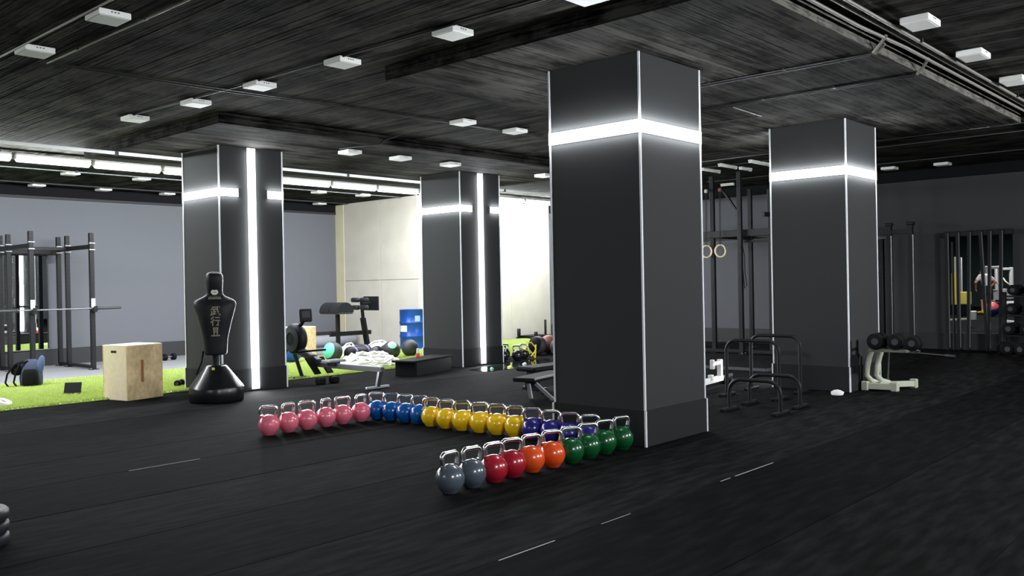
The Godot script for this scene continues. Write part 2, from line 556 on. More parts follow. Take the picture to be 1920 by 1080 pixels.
func pillars() -> void:
	var S := 0.99
	var H := 3.376
	# centre a, centre b, which bands and uprights of light, label
	var spec := [
		[6.70, 11.47, "split", "dark grey square pillar behind the standing torso bag, with an upright light strip"],
		[11.18, 11.40, "split", "dark grey pillar with an upright light strip next to the blue drum"],
		[6.82, 4.75, "ring", "large dark grey pillar nearest the camera beside the green kettlebells"],
		[11.34, 4.78, "ring", "dark grey pillar behind the black dip bars with a ring of light"],
		[6.82, -1.9, "ring", "dark grey pillar out of view to the right"],
		[11.6, -1.9, "ring", "dark grey pillar out of view at the far right"],
		[2.3, -1.9, "ring", "dark grey pillar out of view behind the camera"],
		[-2.2, 4.75, "ring", "dark grey pillar out of view to the left"]]
	for s in spec:
		var at := W(s[0], 0, s[1])
		var o := thing("pillar", s[3], "pillar", at, 0.0, "")
		var h := S / 2
		var mb := Mesher.new()
		mb.box(Vector3(0, H / 2, 0), Vector3(S, H, S), 0.002)
		part("cladding", mb, M.panel, o)
		mb = Mesher.new()
		mb.box(Vector3(0, 0.155, 0), Vector3(S + 0.026, 0.31, S + 0.026), 0.003)
		part("skirting", mb, M.skirting, o)
		for sx in [-1.0, 1.0]:
			for sz in [-1.0, 1.0]:
				var e := h + 0.0005
				bx("corner_trim", Vector3(sx * (e + 0.012), 0.155, sz * (e + 0.012)), Vector3(0.018, 0.309, 0.018), M.trim, o, 0.002)
				bx("corner_trim", Vector3(sx * e, 1.498, sz * e), Vector3(0.018, 2.374, 0.018), M.trim, o, 0.002)
				bx("corner_trim", Vector3(sx * e, 3.086, sz * e), Vector3(0.018, 0.576, 0.018), M.trim, o, 0.002)
		if s[0] == 6.70:
			bx("switch_plate", Vector3(-h - 0.004, 1.40, 0.40), Vector3(0.008, 0.075, 0.02), M.white_plastic, o, 0.001)
			bx("cable_socket", Vector3(-h - 0.004, 1.29, 0.43), Vector3(0.008, 0.022, 0.022), M.white_plastic, o, 0.001)
		elif s[0] == 6.82 and s[1] > 0:
			bx("white_sensor", Vector3(h + 0.02, 2.86, h - 0.05), Vector3(0.04, 0.05, 0.04), M.white_plastic, o, 0.004)
		var y := 2.742
		var t := 0.012
		var bh := 0.112
		# faces: -x, +x, +z (towards the camera side), -z
		var gain := BAND * (REAR * 2.2 if s[0] == 11.6 else REAR if s[1] < 0 else 1.2 if s[0] < 0 else 1.0)
		for fc in 4:
			var nrm: Vector3 = [Vector3(-1, 0, 0), Vector3(1, 0, 0), Vector3(0, 0, 1), Vector3(0, 0, -1)][fc]
			var along := Vector3(0, 0, 1) if fc < 2 else Vector3(1, 0, 0)
			var segs := [[-h - t, h + t]]
			var upright := 0.0
			if (s[0] > 11.3 or s[1] < 0) and fc == 1 or s[0] == 11.6 and fc == 0: continue   # no light on the sides next to the end wall
			if s[2] == "split" and fc == 2:
				segs = [[-h - t, -h + 0.285], [h - 0.245, h + t]]
				upright = 0.118
			elif s[0] == 11.34 and fc == 3:
				segs = [[-h - t, -0.35], [0.3, h + t]]
				upright = 0.2
			for g in segs:
				var L: float = g[1] - g[0]
				var c: Vector3 = nrm * (h + t / 2 - 0.001) + along * (g[0] + g[1]) / 2 + Vector3(0, y, 0)
				var sz3 := along * L + nrm.abs() * t + Vector3(0, bh, 0)
				bx("light_band", c, sz3, M.led, o, 0.0)
				var ce: Vector3 = nrm * (h + 0.03) + along * (g[0] + g[1]) / 2 + Vector3(0, y, 0)
				area(ce, nrm, L, bh, gain * L, o, LED, along)
				area(ce + Vector3(0, bh / 2, 0), Vector3.UP, L, 0.03, gain * 0.16 * L, o, LED, along)
				area(ce - Vector3(0, bh / 2, 0), Vector3.DOWN, L, 0.03, gain * 0.12 * L, o, LED, along)
			if upright > 0.0:
				var c2: Vector3 = nrm * (h + 0.011) + Vector3(0, H / 2 + 0.01, 0) - along * 0.005
				bx("upright_light", c2, along * upright + nrm.abs() * 0.026 + Vector3(0, H - 0.03, 0), M.led, o, 0.0)
				var c3: Vector3 = nrm * (h + 0.03) + Vector3(0, H / 2, 0) - along * 0.005
				area(c3, nrm, upright, H - 0.1, gain * 2.6, o, LED, along)
				area(c3 + along * upright / 2, along, 0.03, H - 0.1, gain * 0.3, o, LED, nrm)
				area(c3 - along * upright / 2, -along, 0.03, H - 0.1, gain * 0.3, o, LED, nrm)

const BAND := 3.6
const REAR := 4.6
const TUBE := 7.0

func strip_lights() -> void:
	# a row of bright battens under the ceiling above the turf
	for i in 19:
		var a := -1.5 + 1.12 * i
		var o := thing("strip_light_batten", "glowing white batten light above the turf, number %d from the beige block" % (19 - i), "light", W(a, 3.4, 14.0), 0.0, "row of glowing battens above the turf")
		o.set_meta("label", batten_label(i))
		bx("housing", Vector3(0, 0.045, 0), Vector3(1.06, 0.03, 0.1), M.white_plastic, o, 0.004)
		var mb := Mesher.new()
		mb.rod(Vector3(-0.52, -0.01, 0), Vector3(0.52, -0.01, 0), 0.058, 14, 0.012)
		part("tube", mb, M.led, o)
		for s in [-1, 1]:
			bx("end_cap", Vector3(s * 0.53, 0.005, 0), Vector3(0.02, 0.07, 0.08), M.white_plastic, o, 0.004)
			bx("hanger", Vector3(s * 0.4, 0.078, 0), Vector3(0.01, 0.05, 0.01), M.steel, o, 0.0)
		area(Vector3(0, -0.08, 0), Vector3(0, -1, 0), 1.0, 0.08, TUBE, o, LED, Vector3(1, 0, 0))
		area(Vector3(0, -0.01, 0.065), Vector3(0, -0.2, 1), 1.0, 0.06, TUBE * 0.55, o, LED, Vector3(1, 0, 0))
		area(Vector3(0, -0.01, -0.065), Vector3(0, -0.2, -1), 1.0, 0.06, TUBE * 0.6, o, LED, Vector3(1, 0, 0))

func batten_label(i: int) -> String:
	if i < 5 or i > 16: return "glowing white batten light out of view at an end of the row above the turf"
	return "glowing white batten light above the turf, %s from the left edge of the view" % ["first", "second", "third", "fourth", "fifth", "sixth", "seventh", "eighth", "ninth", "tenth", "eleventh", "twelfth"][i - 5]

func make_luminaire(size: Vector3, label: String) -> Node3D:
	# base is the ceiling plane; the box hangs just under it
	var o := thing("ceiling_luminaire", label, "light", Vector3.ZERO, 0.0, "white box luminaires under the ceiling")
	var h := size.y
	bx("housing", Vector3(0, -0.012 - h / 2, 0), Vector3(size.x, h, size.z), M.white_plastic, o, 0.004)
	bx("diffuser", Vector3(0, -0.012 - h - 0.001, 0), Vector3(size.x - 0.03, 0.004, size.z - 0.03), M.diffuser, o, 0.001)
	for k in 3:
		bx("vent_slot", Vector3(-0.025 + 0.025 * k, -0.03, size.z / 2), Vector3(0.014, 0.008, 0.004), M.slot, o, 0.0)
	bx("mount", Vector3(-size.x * 0.32, -0.005, -size.z * 0.28), Vector3(0.05, 0.016, 0.05), M.black_metal, o, 0.002)
	return o

func ceiling_fittings() -> void:
	var sz := Vector3(0.24, 0.048, 0.25)
	var row := ["white box luminaire cut by the top edge of the view", "white box luminaire on the near ceiling left of the long drop beam", "white box luminaire second from the top edge toward the far pillar", "white box luminaire straight above the gap left of the far pillars", "white box luminaire nearest the corner of the far dropped panel", "white box luminaire at the far end of the middle row"]
	var first: Node3D
	var at := [[5.11, 3.86, 3.506], [5.05, 5.2, 3.506], [4.98, 6.58, 3.506], [4.94, 7.9, 3.506], [4.89, 9.1, 3.506], [4.81, 10.4, 3.506],
		[2.9, 6.68, 3.506], [2.87, 8.05, 3.506], [7.9, 7.98, 3.506], [8.87, 7.97, 3.506], [7.82, 10.2, 3.375], [8.76, 10.2, 3.375], [9.8, 10.2, 3.375], [12.1, 10.2, 3.375],
		[6.2, 15.9, 3.506], [7.45, 15.9, 3.506], [11.3, 15.85, 3.506], [12.45, 15.8, 3.506], [6.4, 18.0, 3.506], [7.65, 18.0, 3.506], [8.98, 18.0, 3.506], [12.85, 18.0, 3.506], [17.3, 6.0, 3.506], [17.45, 5.1, 3.506]]
	var names := row + ["larger white box luminaire nearest the top left corner of the view", "white box luminaire at the left edge beside the long conduit", "left one of two white luminaires between the two dropped panels", "right one of two white luminaires between the two dropped panels", "leftmost of three white luminaires under the far dropped panel", "middle one of three white luminaires under the far dropped panel", "white luminaire just above the second pillar under the far panel", "white luminaire half hidden by the big near pillar",
		"left luminaire of the near row above the turf at far left", "right luminaire of the near row above the turf, beside the far left pillar", "white luminaire right of the far left pillar below the battens", "faint white luminaire below the battens near the beige wall", "leftmost of three small luminaires along the top of the back wall", "middle one of three small luminaires along the top of the back wall", "small luminaire by the back wall next to the far left pillar", "small luminaire in the corner of back wall and beige block", "left one of two luminaires before the dark end wall", "right one of two luminaires before the dark end wall"]
	for i in at.size():
		var p := W(at[i][0], at[i][2], at[i][1])
		if i == 0:
			first = make_luminaire(sz, names[0])
			first.position = p
		else:
			dup(first, p, 0.0, names[i])
	var wide: Node3D
	for i in 3:
		var p := W([7.56, 9.05, 10.56][i], 3.506, 2.36)
		var l: String = ["oblong white luminaire at top right beside the pipes, nearest the camera", "oblong white luminaire at top right, middle one of three", "oblong white luminaire cut by the right edge of the view"][i]
		if i == 0:
			wide = make_luminaire(Vector3(0.31, 0.055, 0.22), l)
			wide.position = p
		else:
			dup(wide, p, 0.0, l)
	# unlit battens near the tall rig
	var bt := [[14.72, 8.34, 0.0], [14.42, 7.83, 0.0], [15.03, 7.8, 0.0], [14.48, 7.24, 0.0], [17.17, 9.34, PI / 2]]
	var bl := ["unlit white batten left of the rig near the big pillar", "unlit white batten left of the tall middle rig post", "short unlit white batten right of the tall middle rig post", "unlit white batten beside the right ringed pillar", "unlit batten turned crosswise in front of the end wall"]
	for i in 5:
		var o := thing("unlit_batten", bl[i], "light", W(bt[i][0], 3.5, bt[i][1]), bt[i][2], "unlit battens over the rig")
		var L: float = [0.62, 0.6, 0.4, 0.74, 0.3][i]
		bx("housing", Vector3(0, -0.03, 0), Vector3(L, 0.03, 0.07), M.white_plastic, o, 0.004)
		var mb := Mesher.new()
		mb.rod(Vector3(-L / 2 + 0.01, -0.055, 0), Vector3(L / 2 - 0.01, -0.055, 0), 0.016, 10, 0.004)
		part("tube", mb, M.diffuser, o)
		for s in [-1, 1]: bx("end_cap", Vector3(s * (L / 2 - 0.008), -0.05, 0), Vector3(0.016, 0.045, 0.05), M.white_plastic, o, 0.003)
	# pale trunking along the back edge of the far dropped panel
	var tk := thing("cable_trunking", "pale cable trunking running along the ceiling in front of the glowing battens", "trunking", W(6.5, 3.34, 12.32))
	var a := -9.0
	var i2 := 0
	while a < 11.0:
		bx("trunking_length", Vector3(a + 0.99, 0, 0), Vector3(1.97, 0.042, 0.05), M.cloth, tk, 0.004)
		bx("joint_clip", Vector3(a, -0.004, 0), Vector3(0.05, 0.056, 0.06), M.dark_grey, tk, 0.003)
		a += 1.98
		i2 += 1
	# conduits and cables
	conduit("pair of thick dark pipes running along the pale edge of the near dropped panel", [[[3.0, 3.46, 2.55], [18.1, 3.46, 2.55]], [[3.0, 3.44, 2.7], [7.2, 3.44, 2.72], [8.2, 3.44, 2.68], [18.1, 3.44, 2.68]], [[3.0, 3.47, 2.63], [18.1, 3.47, 2.63]], [[7.84, 3.362, 2.84], [7.8, 3.40, 2.78], [7.7, 3.45, 2.68]], [[7.88, 3.362, 2.84], [7.84, 3.42, 2.74]], [[8.98, 3.362, 2.84], [8.94, 3.40, 2.78], [8.8, 3.45, 2.68]]], 0.015, M.pipe_grey, "pipe")
	conduit("thin conduit crossing the near dropped panel, nearer of two bent ones", [[[7.82, 3.362, 6.4], [7.84, 3.362, 2.88]], [[7.9, 3.362, 6.4], [7.92, 3.362, 3.2], [7.88, 3.362, 2.88]]], 0.009, M.black_metal, "conduit")
	conduit("thin conduit crossing the near dropped panel between both near pillars", [[[8.95, 3.362, 6.4], [8.98, 3.362, 2.88]], [[9.03, 3.362, 6.4], [9.05, 3.362, 2.88]]], 0.009, M.black_metal, "conduit")
	conduit("short bent conduit on the dropped panel left of the right pillar", [[[9.74, 3.362, 6.4], [9.86, 3.362, 5.05], [9.86, 3.362, 4.9], [9.1, 3.362, 4.86]]], 0.008, M.dark_grey, "conduit")
	conduit("long conduit at top left feeding the two leftmost luminaires", [[[2.72, 3.485, 10.5], [2.76, 3.485, 7.0], [2.8, 3.485, 3.0]]], 0.009, M.pipe_grey, "conduit")
	conduit("long conduit along the boards right of the top left luminaires", [[[3.12, 3.488, 8.46], [3.2, 3.488, 3.0]]], 0.008, M.pipe_grey, "conduit")
	conduit("dark cable run crossing the ceiling boards above the far dropped panel", [[[3.12, 3.484, 8.46], [4.84, 3.484, 8.42], [5.94, 3.484, 8.3], [7.75, 3.484, 8.18], [9.6, 3.484, 8.1]], [[3.16, 3.484, 8.42], [5.94, 3.484, 8.25], [9.6, 3.484, 8.05]]], 0.007, M.black_metal, "cable")
	conduit("conduit line joining the middle row of luminaires", [[[4.72, 3.487, 10.6], [4.85, 3.487, 7.9], [4.93, 3.487, 5.2], [5.02, 3.487, 3.0]]], 0.008, M.black_metal, "conduit")
	conduit("curved pale cable rising over the fascia to the left soffit luminaire", [[[7.6, 3.362, 10.15], [7.7, 3.362, 9.75], [7.82, 3.37, 9.53], [7.9, 3.44, 9.5], [8.0, 3.49, 9.3]]], 0.008, M.dark_grey, "cable")
	conduit("thin conduit along the ceiling behind the right ringed pillar", [[[13.7, 3.485, 9.5], [13.7, 3.485, -3.0]]], 0.012, M.steel, "conduit")
	conduit("second thin conduit along the ceiling behind the right ringed pillar", [[[14.45, 3.485, 9.5], [14.45, 3.485, -3.0]]], 0.011, M.dark_grey, "conduit")
	conduit("thin conduit linking the two luminaires before the end wall", [[[16.6, 3.485, 9.5], [16.6, 3.485, -3.0]]], 0.011, M.dark_grey, "conduit")
	conduit("thin pale conduit along the ceiling just behind the glowing battens", [[[-3.0, 3.485, 15.75], [13.5, 3.485, 15.75]]], 0.014, M.steel, "conduit")
	conduit("thin dark conduit along the ceiling nearest the back wall", [[[-3.0, 3.485, 17.75], [13.5, 3.485, 17.75]]], 0.014, M.dark_grey, "conduit")

func conduit(label: String, runs: Array, r: float, m: Material, called: String) -> void:
	var o := thing("conduit_run" if called != "cable" else "cable_run", label, called, Vector3.ZERO)
	for run in runs:
		var pts := []
		for p in run: pts.append(W(p[0], p[1], p[2]))
		var mb := Mesher.new()
		mb.tube(pts, r, 8)
		part(called, mb, m, o)
	# saddles that hold the runs to the concrete
	var p0: Array = runs[0][0]
	var p1: Array = runs[0][runs[0].size() - 1]
	for k in 4:
		var t := 0.12 + 0.22 * k
		var q: Array = runs[0][0]
		if runs[0].size() == 2 or called == "pipe":
			q = [lerpf(p0[0], p1[0], t), p0[1], lerpf(p0[2], p1[2], t)]
			bx("saddle", W(q[0], q[1] + 0.006, q[2]), Vector3(0.03, 2 * r + 0.008, 0.03) + (Vector3(0, 0, 2 * r) if absf(p1[0] - p0[0]) > 2 else Vector3(2 * r, 0, 0)), M.black_metal, o, 0.002)

func make_kettlebell(color: String, label: String) -> Node3D:
	var o := thing("kettlebell", label, "kettlebell")
	var R := 0.1015
	var cy := 0.097
	var mb := Mesher.new()
	var pr := [Vector2(0.0, 0.0), Vector2(0.05, 0.0), Vector2(0.058, 0.004)]
	for i in 15:
		var t := -0.87 + (PI / 2 + 0.87) * i / 14.0
		pr.append(Vector2(maxf(R * cos(t), 0.0), cy + R * sin(t)))
	mb.lathe(pr, 28)
	part("ball", mb, M["kb_" + color], o)
	# the handle: two horns out of the shoulders and a level grip
	var path := []
	for p in [[-0.062, 0.165], [-0.071, 0.2], [-0.077, 0.232]]: path.append(Vector3(p[0], p[1], 0))
	for i in 6:
		var t := PI - (PI / 2) * (i + 1) / 6.0
		path.append(Vector3(-0.047 + 0.03 * cos(t), 0.238 + 0.034 * sin(t), 0))
	for i in 6:
		var t := PI / 2 - (PI / 2) * i / 6.0
		path.append(Vector3(0.047 + 0.03 * cos(t), 0.238 + 0.034 * sin(t), 0))
	for p in [[0.077, 0.232], [0.071, 0.2], [0.062, 0.165]]: path.append(Vector3(p[0], p[1], 0))
	mb = Mesher.new()
	mb.tube(path.slice(1, path.size() - 1), 0.016, 12)
	part("handle", mb, M.chrome, o)
	for s in [-1, 1]:
		mb = Mesher.new()
		mb.lathe([Vector2(0.0, -0.02), Vector2(0.024, -0.02), Vector2(0.019, 0.02), Vector2(0.0175, 0.045), Vector2(0.0, 0.046)], 14, Transform3D(Basis(Vector3(0, 0, 1), -0.13 * s), Vector3(s * 0.061, 0.150, 0)))
		part("horn", mb, M["kb_" + color], o)
	return o

func kettlebells() -> void:
	var order := ["first", "second", "third", "fourth", "fifth", "sixth"]
	var rows := [
		["pink", [[4.72, 7.51], [4.94, 7.51], [5.15, 7.5], [5.37, 7.49], [5.58, 7.49], [5.8, 7.47]], "from the left end of the far row", [28, -12, 18, -22, 14, -14]],
		["blue", [[6.005, 7.455], [6.03, 7.245], [6.045, 7.035], [6.055, 6.827]], "from the pink ones", [52, 48, 56, 50]],
		["yellow", [[6.02, 6.615], [6.02, 6.395], [6.02, 6.17], [6.04, 5.95], [6.05, 5.73], [6.06, 5.51]], "from the blue ones", [55, 62, 52, 46, 50, 60]],
		["indigo", [[6.04, 5.28], [6.04, 5.06], [6.03, 4.84], [6.03, 4.62]], "from the yellow ones, beside the big pillar", [54, 48, 58, 50]],
		["green", [[5.43, 4.35], [5.66, 4.36], [5.88, 4.36], [6.12, 4.36]], "from the orange ones, near the big pillar", [33, 28, 20, 14]],
		["orange", [[4.99, 4.38], [5.22, 4.37]], "from the red ones in the near row", [16, 24]],
		["red", [[4.568, 4.37], [4.775, 4.38]], "from the grey ones in the near row", [10, 22]],
		["grey", [[4.145, 4.38], [4.357, 4.38]], "from the near end of the near row", [-4, 6]]]
	for r in rows:
		var proto: Node3D
		for i in r[1].size():
			var label := "%s competition kettlebell with a chrome handle, %s %s" % [r[0], order[i], r[2]]
			var at := W(r[1][i][0], 0.001, r[1][i][1])
			var turn := deg_to_rad(-float(r[3][i]))
			if i == 0:
				proto = make_kettlebell(r[0], label)
				proto.position = at
				proto.rotation.y = turn
				tag(proto, label, "kettlebell", "%s kettlebells in the horseshoe row" % r[0])
			else:
				dup(proto, at, turn, label)

# a punched square upright of a rack: tube, rows of holes, foot plate
func upright(o: Node3D, a: float, b: float, h: float, w := 0.075, lean := 0.0, foot := true, m: Material = null) -> void:
	if m == null: m = M.black_metal
	var mb := Mesher.new()
	mb.bar(W(a, 0.01, b), W(a + lean, h, b), w, w, 0.005, Vector3.BACK)
	var u := part("upright", mb, m, o)
	mb = Mesher.new()
	var y := 0.2
	while y < h - 0.04:
		var c := W(a + lean * y / h, y, b)
		mb.rod(c + Vector3(0, 0, w / 2 - 0.002), c + Vector3(0, 0, w / 2 + 0.0012), 0.013, 8)
		mb.rod(c + Vector3(-w / 2 + 0.002, 0, 0), c + Vector3(-w / 2 - 0.0012, 0, 0), 0.013, 8)
		y += 0.075
	var hl := part("bolt_holes", mb, M.hole, u)
	hl.set_meta("kind", "stuff")
	if foot:
		bx("foot_plate", W(a, 0.008, b), Vector3(w + 0.07, 0.014, w + 0.07), m, o, 0.003)
		for s in [-1, 1]:
			mb = Mesher.new()
			mb.rod(W(a + s * (w / 2 + 0.018), 0.016, b - 0.03), W(a + s * (w / 2 + 0.018), 0.028, b - 0.03), 0.012, 6)
			part("bolt", mb, M.bolt, o)

func beam(o: Node3D, p: Vector3, q: Vector3, w := 0.06, t := 0.075, m: Material = null, called := "beam") -> void:
	var mb := Mesher.new()
	mb.bar(p, q, w, t, 0.004)
	part(called, mb, m if m else M.black_metal, o)

func left_side() -> void:
	# mirror on the back wall, tipped forward a little at its top
	var mi := thing("wall_mirror", "tall frameless mirror on the grey wall behind the left rack", "mirror", W(6.0, 1.27, 18.31), 0.0)
	mi.rotation = Vector3(MIRROR_TIP, MIRROR_YAW, 0)
	bx("glass", Vector3(-0.25, 0, 0), Vector3(1.86, 1.88, 0.012), M.mirror, mi, 0.002)
	bx("mount_rail", Vector3(-0.25, -0.945, 0), Vector3(1.86, 0.012, 0.03), M.alu, mi, 0.002)
	# rack
	var rk := thing("power_rack", "black punched steel squat rack standing on grey mats by the back wall", "rack", Vector3.ZERO)
	for a in [5.77, 6.8]:
		for b in [16.58, 17.68, 18.1]:
			upright(rk, a, b, 2.5)
		beam(rk, W(a, 2.25, 16.62), W(a, 2.25, 18.1))
		beam(rk, W(a, 0.05, 16.62), W(a, 0.05, 18.1), 0.06, 0.06)
		for b in [16.58, 17.68, 18.1]:
			for s in [-1, 1]:
				var mb := Mesher.new()
				mb.rod(W(a - 0.05, 2.25 + s * 0.06, b - 0.045), W(a + 0.05, 2.25 + s * 0.06, b - 0.045), 0.014, 6)
				part("bolt", mb, M.bolt, rk)
		bx("hook", W(a, 1.08, 16.49), Vector3(0.065, 0.05, 0.12), M.black_metal, rk, 0.006)
		bx("hook_lip", W(a, 1.13, 16.435), Vector3(0.065, 0.07, 0.02), M.black_metal, rk, 0.005)
		bx("white_liner", W(a, 1.22, 16.532), Vector3(0.07, 0.16, 0.014), M.white_plastic, rk, 0.003)
	beam(rk, W(5.8, 2.2, 18.1), W(6.77, 2.2, 18.1), 0.06, 0.11)
	beam(rk, W(5.8, 2.25, 17.68), W(6.77, 2.25, 17.68), 0.05, 0.06)
	rebase(rk, W(6.28, 0, 17.3))
	# barbell on its hooks
	var bar := thing("barbell", "empty barbell lying in the hooks of the left squat rack", "barbell", W(6.18, 1.122, 16.485))
	var mb := Mesher.new()
	mb.rod(Vector3(-0.66, 0, 0), Vector3(0.66, 0, 0), 0.0145, 12)
	part("shaft", mb, M.steel, bar)
	for s in [-1, 1]:
		mb = Mesher.new()
		mb.rod(Vector3(s * 0.66, 0, 0), Vector3(s * 0.69, 0, 0), 0.036, 16, 0.004)
		part("collar", mb, M.dark_grey, bar)
		mb = Mesher.new()
		mb.rod(Vector3(s * 0.69, 0, 0), Vector3(s * 1.1, 0, 0), 0.025, 14, 0.003)
		part("sleeve", mb, M.dark_grey, bar)
	# plywood box
	var pb := thing("plyo_box", "light plywood jump box with hand slots beside the turf", "box", W(5.30, 0.0, 11.675), deg_to_rad(12.0))
	var w := 0.54
	var d := 0.5
	var h := 0.715
	for s in [-1, 1]:
		var side := bx("side_panel", Vector3(s * (w / 2 - 0.009), h / 2 - 0.009, 0), Vector3(0.018, h - 0.018, d - 0.036), M.ply_edge, pb, 0.002)
		bx("hand_slot", Vector3(s * (w / 2 + 0.0005), h - 0.085, 0.02 * s), Vector3(0.002, 0.03, 0.11), M.hole, pb, 0.0)
		bx("front_panel", Vector3(0, h / 2 - 0.009, s * (d / 2 - 0.009)), Vector3(w, h - 0.018, 0.018), M.ply, pb, 0.002)
	bx("top_panel", Vector3(0, h - 0.009, 0), Vector3(w, 0.018, d), M.ply_edge, pb, 0.002)
	bx("brown_print", Vector3(-0.045, 0.37, d / 2 + 0.0006), Vector3(0.042, 0.29, 0.0012), M.ply_mark, pb, 0.0)
	# torso bag
	torso_bag()
	# back pack
	var bp := thing("backpack", "navy backpack with black straps slumped on the turf edge below the rack", "backpack", W(4.97, 0.02, 14.36), deg_to_rad(-30))
	var rings := []
	for q in [[0.0, 0.13, 0.085, 0.0], [0.03, 0.155, 0.105, 0.0], [0.14, 0.16, 0.115, 0.0], [0.27, 0.145, 0.105, -0.015], [0.36, 0.11, 0.07, -0.03], [0.4, 0.06, 0.03, -0.035]]:
		rings.append(blob_ring(q[0], q[1], q[2], 16, Vector3(0, 0, q[3])))
	mb = Mesher.new()
	mb.loft(rings)
	part("bag_body", mb, M.navy, bp)
	mb = Mesher.new()
	var r2 := []
	for q in [[0.02, 0.10, 0.04], [0.05, 0.115, 0.055], [0.2, 0.11, 0.055], [0.26, 0.08, 0.03]]: r2.append(blob_ring(q[0], q[1], q[2], 12, Vector3(0.01, 0, 0.11)))
	mb.loft(r2)
	part("front_pocket", mb, M.black_rubber, bp)
	mb = Mesher.new()
	var r3 := []
	for q in [[0.2, 0.05, 0.04, 0.11], [0.32, 0.058, 0.045, 0.13], [0.42, 0.04, 0.03, 0.15], [0.455, 0.015, 0.012, 0.155]]: r3.append(blob_ring(q[0], q[1], q[2], 12, Vector3(q[3], 0, 0.02)))
	mb.loft(r3)
	part("top_flap", mb, M.navy_light, bp)
	for s in [[-0.1, -0.19], [-0.16, -0.3]]:
		mb = Mesher.new()
		mb.tube([Vector3(s[0] + 0.06, 0.38, 0.02), Vector3(s[0] - 0.04, 0.34, 0.08), Vector3(s[1], 0.2, 0.1), Vector3(s[1] - 0.03, 0.07, 0.09), Vector3(s[1] + 0.01, 0.01, 0.1)], 0.014, 8)
		part("shoulder_strap", mb, M.black_rubber, bp)
	mb = Mesher.new()
	var r4 := []
	for q in [[0.17, 0.03, 0.03], [0.2, 0.075, 0.055], [0.27, 0.08, 0.06], [0.33, 0.05, 0.03]]: r4.append(blob_ring(q[0], q[1], q[2], 12, Vector3(-0.19, 0, 0.03)))
	mb.loft(r4)
	part("side_pouch", mb, M.black_rubber, bp)
	# small dark propped screen
	var tb := thing("tablet", "small dark tablet propped up on the turf left of the plywood box", "tablet", W(4.93, 0.012, 12.72), deg_to_rad(-38))
	bx("screen", Vector3(0, 0.085, 0), Vector3(0.22, 0.165, 0.012), M.black_vinyl, tb, 0.004).rotation.x = deg_to_rad(-24)
	bx("base_pad", Vector3(0.01, 0.012, 0.03), Vector3(0.22, 0.012, 0.13), M.black_vinyl, tb, 0.003)
	bx("prop", Vector3(0, 0.06, -0.075), Vector3(0.16, 0.14, 0.006), M.black_vinyl, tb, 0.001).rotation.x = deg_to_rad(32)
	# white towel at the edge of view
	var tw := thing("towel", "crumpled white towel on the near edge of the turf at far left", "towel", W(3.8, 0.012, 12.2))
	mb = Mesher.new()
	var r5 := []
	for q in [[0.0, 0.17], [0.03, 0.18], [0.06, 0.14], [0.085, 0.09], [0.095, 0.03]]:
		var ring := blob_ring(q[0], q[1], q[1] * 0.7, 18, Vector3.ZERO)
		for i in ring.size(): ring[i] += Vector3(sin(i * 2.3) * 0.014, sin(i * 1.7) * 0.012 * float(q[0] > 0.01), cos(i * 3.1) * 0.012)
		r5.append(ring)
	mb.loft(r5)
	part("folds", mb, M.cloth, tw)
	# black dumbbell lying on the turf by the pillar, and one on the grey mats
	dumbbell("small round black dumbbell on the turf beside the plywood box", W(6.28, 0.062, 12.33), deg_to_rad(40), 0.05, 0.16)
	dumbbell("black dumbbell on the grey mats by the back wall behind the plywood box", W(8.6, 0.07, 17.3), deg_to_rad(10), 0.07, 0.24)
	# weight plates at the left edge
	for i in 3:
		var pl := thing("bumper_plate", ["bottom bumper plate of the black stack at the left edge", "middle bumper plate of the black stack at the left edge", "top bumper plate of the black stack at the left edge"][i], "weight plate", W(1.565, 0.002 + 0.068 * i, 5.59), 0.0, "bumper plates stacked at the left edge")
		mb = Mesher.new()
		mb.lathe([Vector2(0.025, 0.0), Vector2(0.19, 0.0), Vector2(0.215, 0.004), Vector2(0.225, 0.014), Vector2(0.225, 0.052), Vector2(0.215, 0.063), Vector2(0.19, 0.066), Vector2(0.18, 0.06), Vector2(0.09, 0.06), Vector2(0.085, 0.066), Vector2(0.025, 0.066), Vector2(0.025, 0.0)], 36)
		part("rubber_disc", mb, M.black_vinyl, pl)
		mb = Mesher.new()
		mb.lathe([Vector2(0.0255, 0.002), Vector2(0.045, 0.002), Vector2(0.045, 0.067), Vector2(0.0255, 0.067)], 20)
		part("hub", mb, M.steel, pl)

const MIRROR_TIP := 0.005
const MIRROR_YAW := 0.027

func blob_ring(y: float, rx: float, rz: float, seg: int, off: Vector3) -> Array:
	var out := []
	for j in seg:
		var t := TAU * j / seg
		var c := cos(t)
		var s := sin(t)
		out.append(Vector3(signf(c) * pow(absf(c), 0.8) * rx, y, signf(s) * pow(absf(s), 0.8) * rz) + off)
	return out

func dumbbell(label: String, at: Vector3, turn: float, r: float, L: float, group := "") -> Node3D:
	var o := thing("dumbbell", label, "dumbbell", at, turn, group)
	var mb := Mesher.new()
	mb.rod(Vector3(-L / 2, 0, 0), Vector3(L / 2, 0, 0), 0.016, 10)
	part("handle", mb, M.steel, o)
	for s in [-1, 1]:
		mb = Mesher.new()
		mb.rod(Vector3(s * L * 0.28, 0, 0), Vector3(s * L * 0.58, 0, 0), r, 14, r * 0.14)
		part("head", mb, M.black_rubber, o)
		mb = Mesher.new()
		mb.rod(Vector3(s * L * 0.58, 0, 0), Vector3(s * (L * 0.58 + 0.003), 0, 0), r * 0.42, 12)
		part("end_disc", mb, M.dark_grey, o)
	return o

